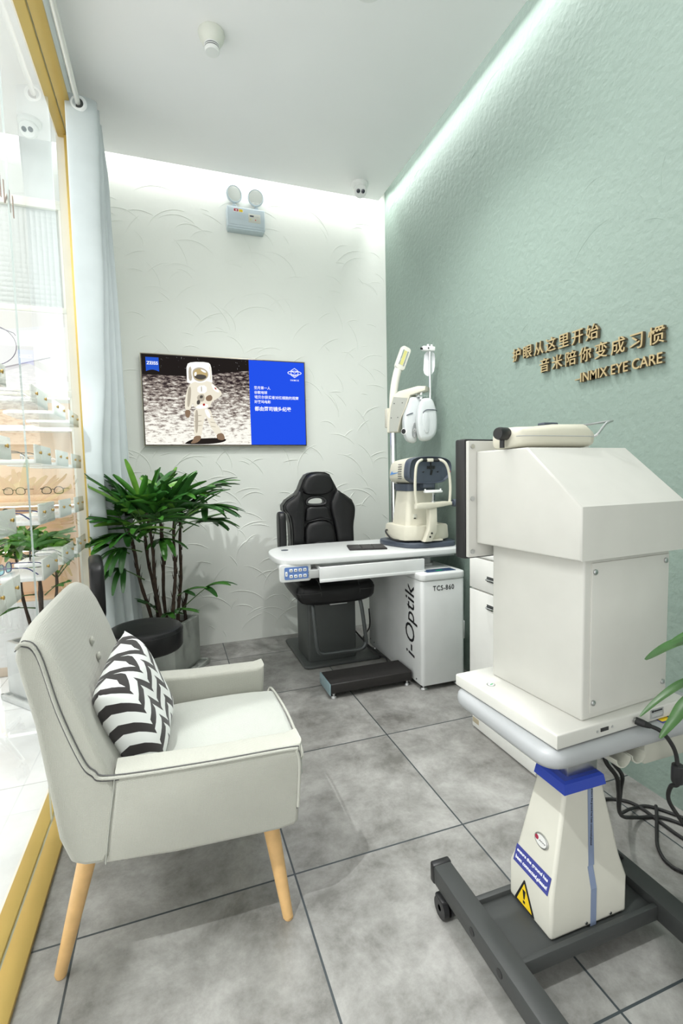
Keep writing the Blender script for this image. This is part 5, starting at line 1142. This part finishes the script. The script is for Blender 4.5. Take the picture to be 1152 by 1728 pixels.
obj('frame_rail', B().box((X0, Y0-.004, 1.795), (X1, Y0+.05, 1.835), .004), cab_frame, t)
# light box picture: pale slabs and a thin wire outline
pc = B().box((X0+.02, Y0+.01, 1.835), (-.605, Y0+.03, 2.325), mi=0)
def pp(pts, d, mi): pc.prism(pts, 0, .0008, M=on_xz(0, Y0+.0098-d, 0), mi=mi)
pp([(-1.6, 2.10), (-.606, 2.26), (-.606, 2.32), (-1.6, 2.32)], 0, 1)
pp([(-1.6, 2.07), (-.606, 2.245), (-.606, 2.262), (-1.6, 2.10)], .0009, 2)
pp([(-1.6, 2.10), (-.86, 2.20), (-.70, 2.05), (-.98, 1.97), (-1.6, 2.02)][::-1], .0009, 0)
pp([(-.98, 1.97), (-.70, 2.05), (-.70, 2.043), (-.98, 1.961)], .0018, 3)
pp([(-1.3, 1.98), (-.98, 1.962), (-.74, 2.03), (-.82, 2.0), (-1.0, 1.93), (-1.3, 1.93)][::-1], .0009, 2)
pp([(-.83, 2.01), (-.78, 2.025), (-.606, 1.93), (-.606, 1.895), (-.68, 1.92)][::-1], .0018, 1)
picture = obj('light_picture', pc, [emat('picture_white', (1, .985, .97), 1.3), emat('picture_birch', (.90, .86, .82), 1.2), emat('picture_shade', (.92, .89, .90), 1.2), emat('picture_edge', (.66, .62, .64), 1)], t)
obj('wire_outline', B().tube([(-1.03+.145*math.cos(a), Y0+.006, 2.105+.125*math.sin(a)) for a in [R_(-110+10*k) for k in range(19)]], .0022, 6).tube([(-1.4, Y0+.006, 2.24), (-1.0, Y0+.006, 2.225), (-.895, Y0+.006, 2.185), (-.885, Y0+.006, 2.17)], .0026, 6), mat('wire_grey', (.16, .14, .20), .4, .5), picture)
# niches with shelves
led = emat('shelf_led', (1.0, .93, .84), 8.0)
obj('niche_back', B().box((X0+.02, Y1-.012, .48), (-.605, Y1, 1.795)), niche_back, t)
for z_ in (1.610, 1.120, .830, .48):
    sh = obj('shelf', B().box((X0+.02, Y0+.004, z_-.020), (-.605, Y1-.012, z_+.004), .002), niche_back if z_ < 1.5 else shelf_white, t)
for z_ in (1.793, 1.588, 1.098, .808):
    obj('led_strip', B().box((X0+.03, Y0+.015, z_-.006), (-.61, Y0+.027, z_)), led, t)
obj('shelf_step', B().box((X0+.02, Y0+.12, 1.124), (-.605, Y1-.012, 1.165), .002), niche_back, t)
obj('base_panel', B().box((X0, Y0-.002, .06), (-.555, Y0+.02, .475)), bead_white, t)
obj('plinth', B().box((X0, Y0-.006, 0), (-.555, Y0+.02, .06), .003), mat('plinth_beige', (.62, .52, .42), .5), t)
w_ = B().box((-4.2, YB+.22, -.12), (-.50, YB+.30, 3.62))
struct('wall_back', w_, white_paint)
struct('wall_left', B().box((-.555, 3.58, 0), (-.53, 3.92, 3.35)), white_paint)
area('shop_cove_light', (-1.5, 3.64, 3.46), (R_(12), 0, 0), 2.0, .05, 1.2, (1, 1, .99))

# ------------------------------------------------------------------ spectacles and the trays bolted to the glass
def rim_pts(cx, w, h, n=26):
    return [(0, cx+w/2*math.copysign(abs(math.cos(a))**.8, math.cos(a)), h/2*math.copysign(abs(math.sin(a))**.85, math.sin(a))-.002*math.cos(2*a)) for a in [2*PI*k/n for k in range(n)]]
def spectacles(label, M, fm, lens=None, opened=True, thick=.0016, group=None, deep=1.0, temple=None):
    """local: lenses in the yz plane at x=0, temples towards +x; frame bottom at z=0"""
    t = thing('spectacles', label, 'spectacles', M.translation, 0, group)
    T = M @ Matrix.Translation((0, 0, .0215))
    fr = B()
    for c in (-.033, .033): fr.tube(rim_pts(c, .050, .040), thick, 7, closed=True, M=T)
    fr.tube([(0, -.0085, .006), (-.002, 0, .009), (0, .0085, .006)], thick, 7, M=T)
    for c in (-1, 1): fr.tube([(0, c*.057, .010), (0, c*.064, .012), (.004, c*.066, .012)], thick*1.3, 7, M=T)
    obj('rims', fr, fm, t)
    for c in (-1, 1):
        if opened: P_ = [(.003, c*.066, .012), (.06, c*.066, .011), (.10, c*.065, .008), (.125, c*.064, -.008), (.138, c*.063, -.019)]
        else: P_ = [(.003, c*.066, .012), (.008, c*.03, .011-.003*c), (.010, -c*.03, .010-.003*c), (.010, -c*.052, -.010)]
        obj('temple', B().tube(spline(P_, 5), thick*1.05, 6, M=T), temple or fm, t)
    for c in (-.033, .033):
        obj('lens', B().prism([(p[1], p[2]) for p in rim_pts(c, .048, .038)], -.0006, .0006, M=T @ Matrix(((0, 0, 1, 0), (1, 0, 0, 0), (0, 1, 0, 0), (0, 0, 0, 1)))), lens or lens_glass, t)
    return t
plate_mat = mat('frosted_acrylic', (.86, .87, .84), .4)
_nt = plate_mat.node_tree; _tl = _nt.nodes.new('ShaderNodeBsdfTranslucent'); _tl.inputs[0].default_value = (.92, .93, .90, 1)
_mx = _nt.nodes.new('ShaderNodeMixShader'); _mx.inputs[0].default_value = .5
_nt.links.new(_nt.nodes['Principled BSDF'].outputs[0], _mx.inputs[1]); _nt.links.new(_tl.outputs[0], _mx.inputs[2]); _nt.links.new(_mx.outputs[0], _nt.nodes['Material Output'].inputs[0])
rows = (('top', 1.548, .066), ('second', 1.322, .070), ('third', 1.088, .080), ('lowest', .876, .080))
cols = (('nearest the camera, beyond the pane joint', 1.55), ('beside the pane joint', 2.09), ('between its two neighbours', 2.448), ('farthest, beside the gold end post', 2.80))
places = ('nearest the camera', 'second from the camera', 'third from the camera', 'farthest, next to the curtain')
proto = None
for rn, z_, ph in rows:
    for ci, (cn, y_) in enumerate(cols):
        lab = 'white spectacle tray bolted to the glass, %s row, %s' % (rn, places[ci])
        t = thing('display_tray', lab, 'display tray', (-.4775, y_, z_), 0, 'spectacle trays bolted to the glass partition')
        if proto is None or proto[0] != ph:
            mp_ = obj('mounting_plate', B().prism(rrect(.248, ph, .003, 2), 0, .006, .001, M=Matrix.Translation((-.4757, y_+.124, z_+ph/2)) @ Matrix(((0, 0, -1, 0), (1, 0, 0, 0), (0, 1, 0, 0), (0, 0, 0, 1)))), plate_mat, t)
            obj('tray', B().prism([(-.4815, y_), (-.650, y_), (-.676, y_+.03), (-.676, y_+.218), (-.650, y_+.248), (-.4815, y_+.248)][::-1], z_, z_+.014, .002), shelf_white, t)
            for k in (.055, .193):
                obj('bolt', B().lathe([(.0065, 0), (.0065, .0015), (.005, .003), (0, .0033)], (-.4694, y_+k, z_+ph*.58), (1, 0, 0), 16).cyl((-.484, y_+k, z_+ph*.58), (-.469, y_+k, z_+ph*.58), .004, seg=10), brass, t)
            proto = (ph, t)
        else:
            for ch in list(proto[1].children):
                c = ch.copy(); C.objects.link(c); c.parent = t; ROOT[c] = ROOT[t]
black_f = mat('frame_black', (.012, .012, .015), .25); gold_f = mat('frame_gold', (.60, .45, .16), .25, .9); blue_f = mat('frame_navy', (.02, .03, .16), .25); silver_f = mat('frame_silver', (.45, .46, .48), .2, .9)
def on_tray(r, c, x=-.635, dy=.124, yaw=0): return Matrix.Translation((x, cols[c][1]+dy, rows[r][1]+.0142)) @ Matrix.Rotation(R_(yaw), 4, 'Z')
spectacles('silver spectacles on the top row tray second from the camera', on_tray(0, 1, yaw=6), silver_f)
spectacles('gold rimmed spectacles on the second row tray second from the camera', on_tray(1, 1, yaw=-8), gold_f, temple=black_f)
spectacles('silver spectacles on the second row tray third from the camera', on_tray(1, 2, yaw=4), silver_f)
spectacles('black spectacles with navy temples on the third row tray second from the camera', on_tray(2, 1, yaw=-12), black_f, thick=.0024, temple=blue_f)
spectacles('black spectacles on the third row tray nearest the camera', on_tray(2, 0, yaw=10), black_f, thick=.0024)
spectacles('blue-lensed spectacles with navy temples on the lowest row tray second from the camera', on_tray(3, 1, yaw=-6), blue_f, lens=blue_lens, thick=.0020)
spectacles('dark spectacles on the lowest row tray third from the camera', on_tray(3, 2, yaw=12), black_f, thick=.0022, temple=silver_f)
spectacles('thin black spectacles standing on the birch shelf of the display cabinet', Matrix.Translation((-.775, Y0+.19, 1.166)) @ Matrix.Rotation(R_(84), 4, 'Z') @ Matrix.Diagonal((1.15, 1.15, 1.15, 1)), black_f, thick=.0022)
spectacles('dark spectacles at the left on the birch shelf of the display cabinet', Matrix.Translation((-1.00, Y0+.19, 1.166)) @ Matrix.Rotation(R_(78), 4, 'Z') @ Matrix.Diagonal((1.15, 1.15, 1.15, 1)), black_f, thick=.0018)
# shop name on the outside of the glass, read from the shop
bronze = mat('bronze_letters', (.28, .12, .09), .4, .3)
Mg = Matrix.Translation((-.4758, 2.035, 2.165)) @ Matrix(((0, 0, -1, 0), (-1, 0, 0, 0), (0, 1, 0, 0), (0, 0, 0, 1)))
gl_ = B().text('INMIX', .11, .002, Mg, spacing=1.2, bold=-.001)
tag(obj('glass_lettering', gl_, bronze), 'bronze shop name lettering on the far side of the glass, seen reversed', 'lettering')
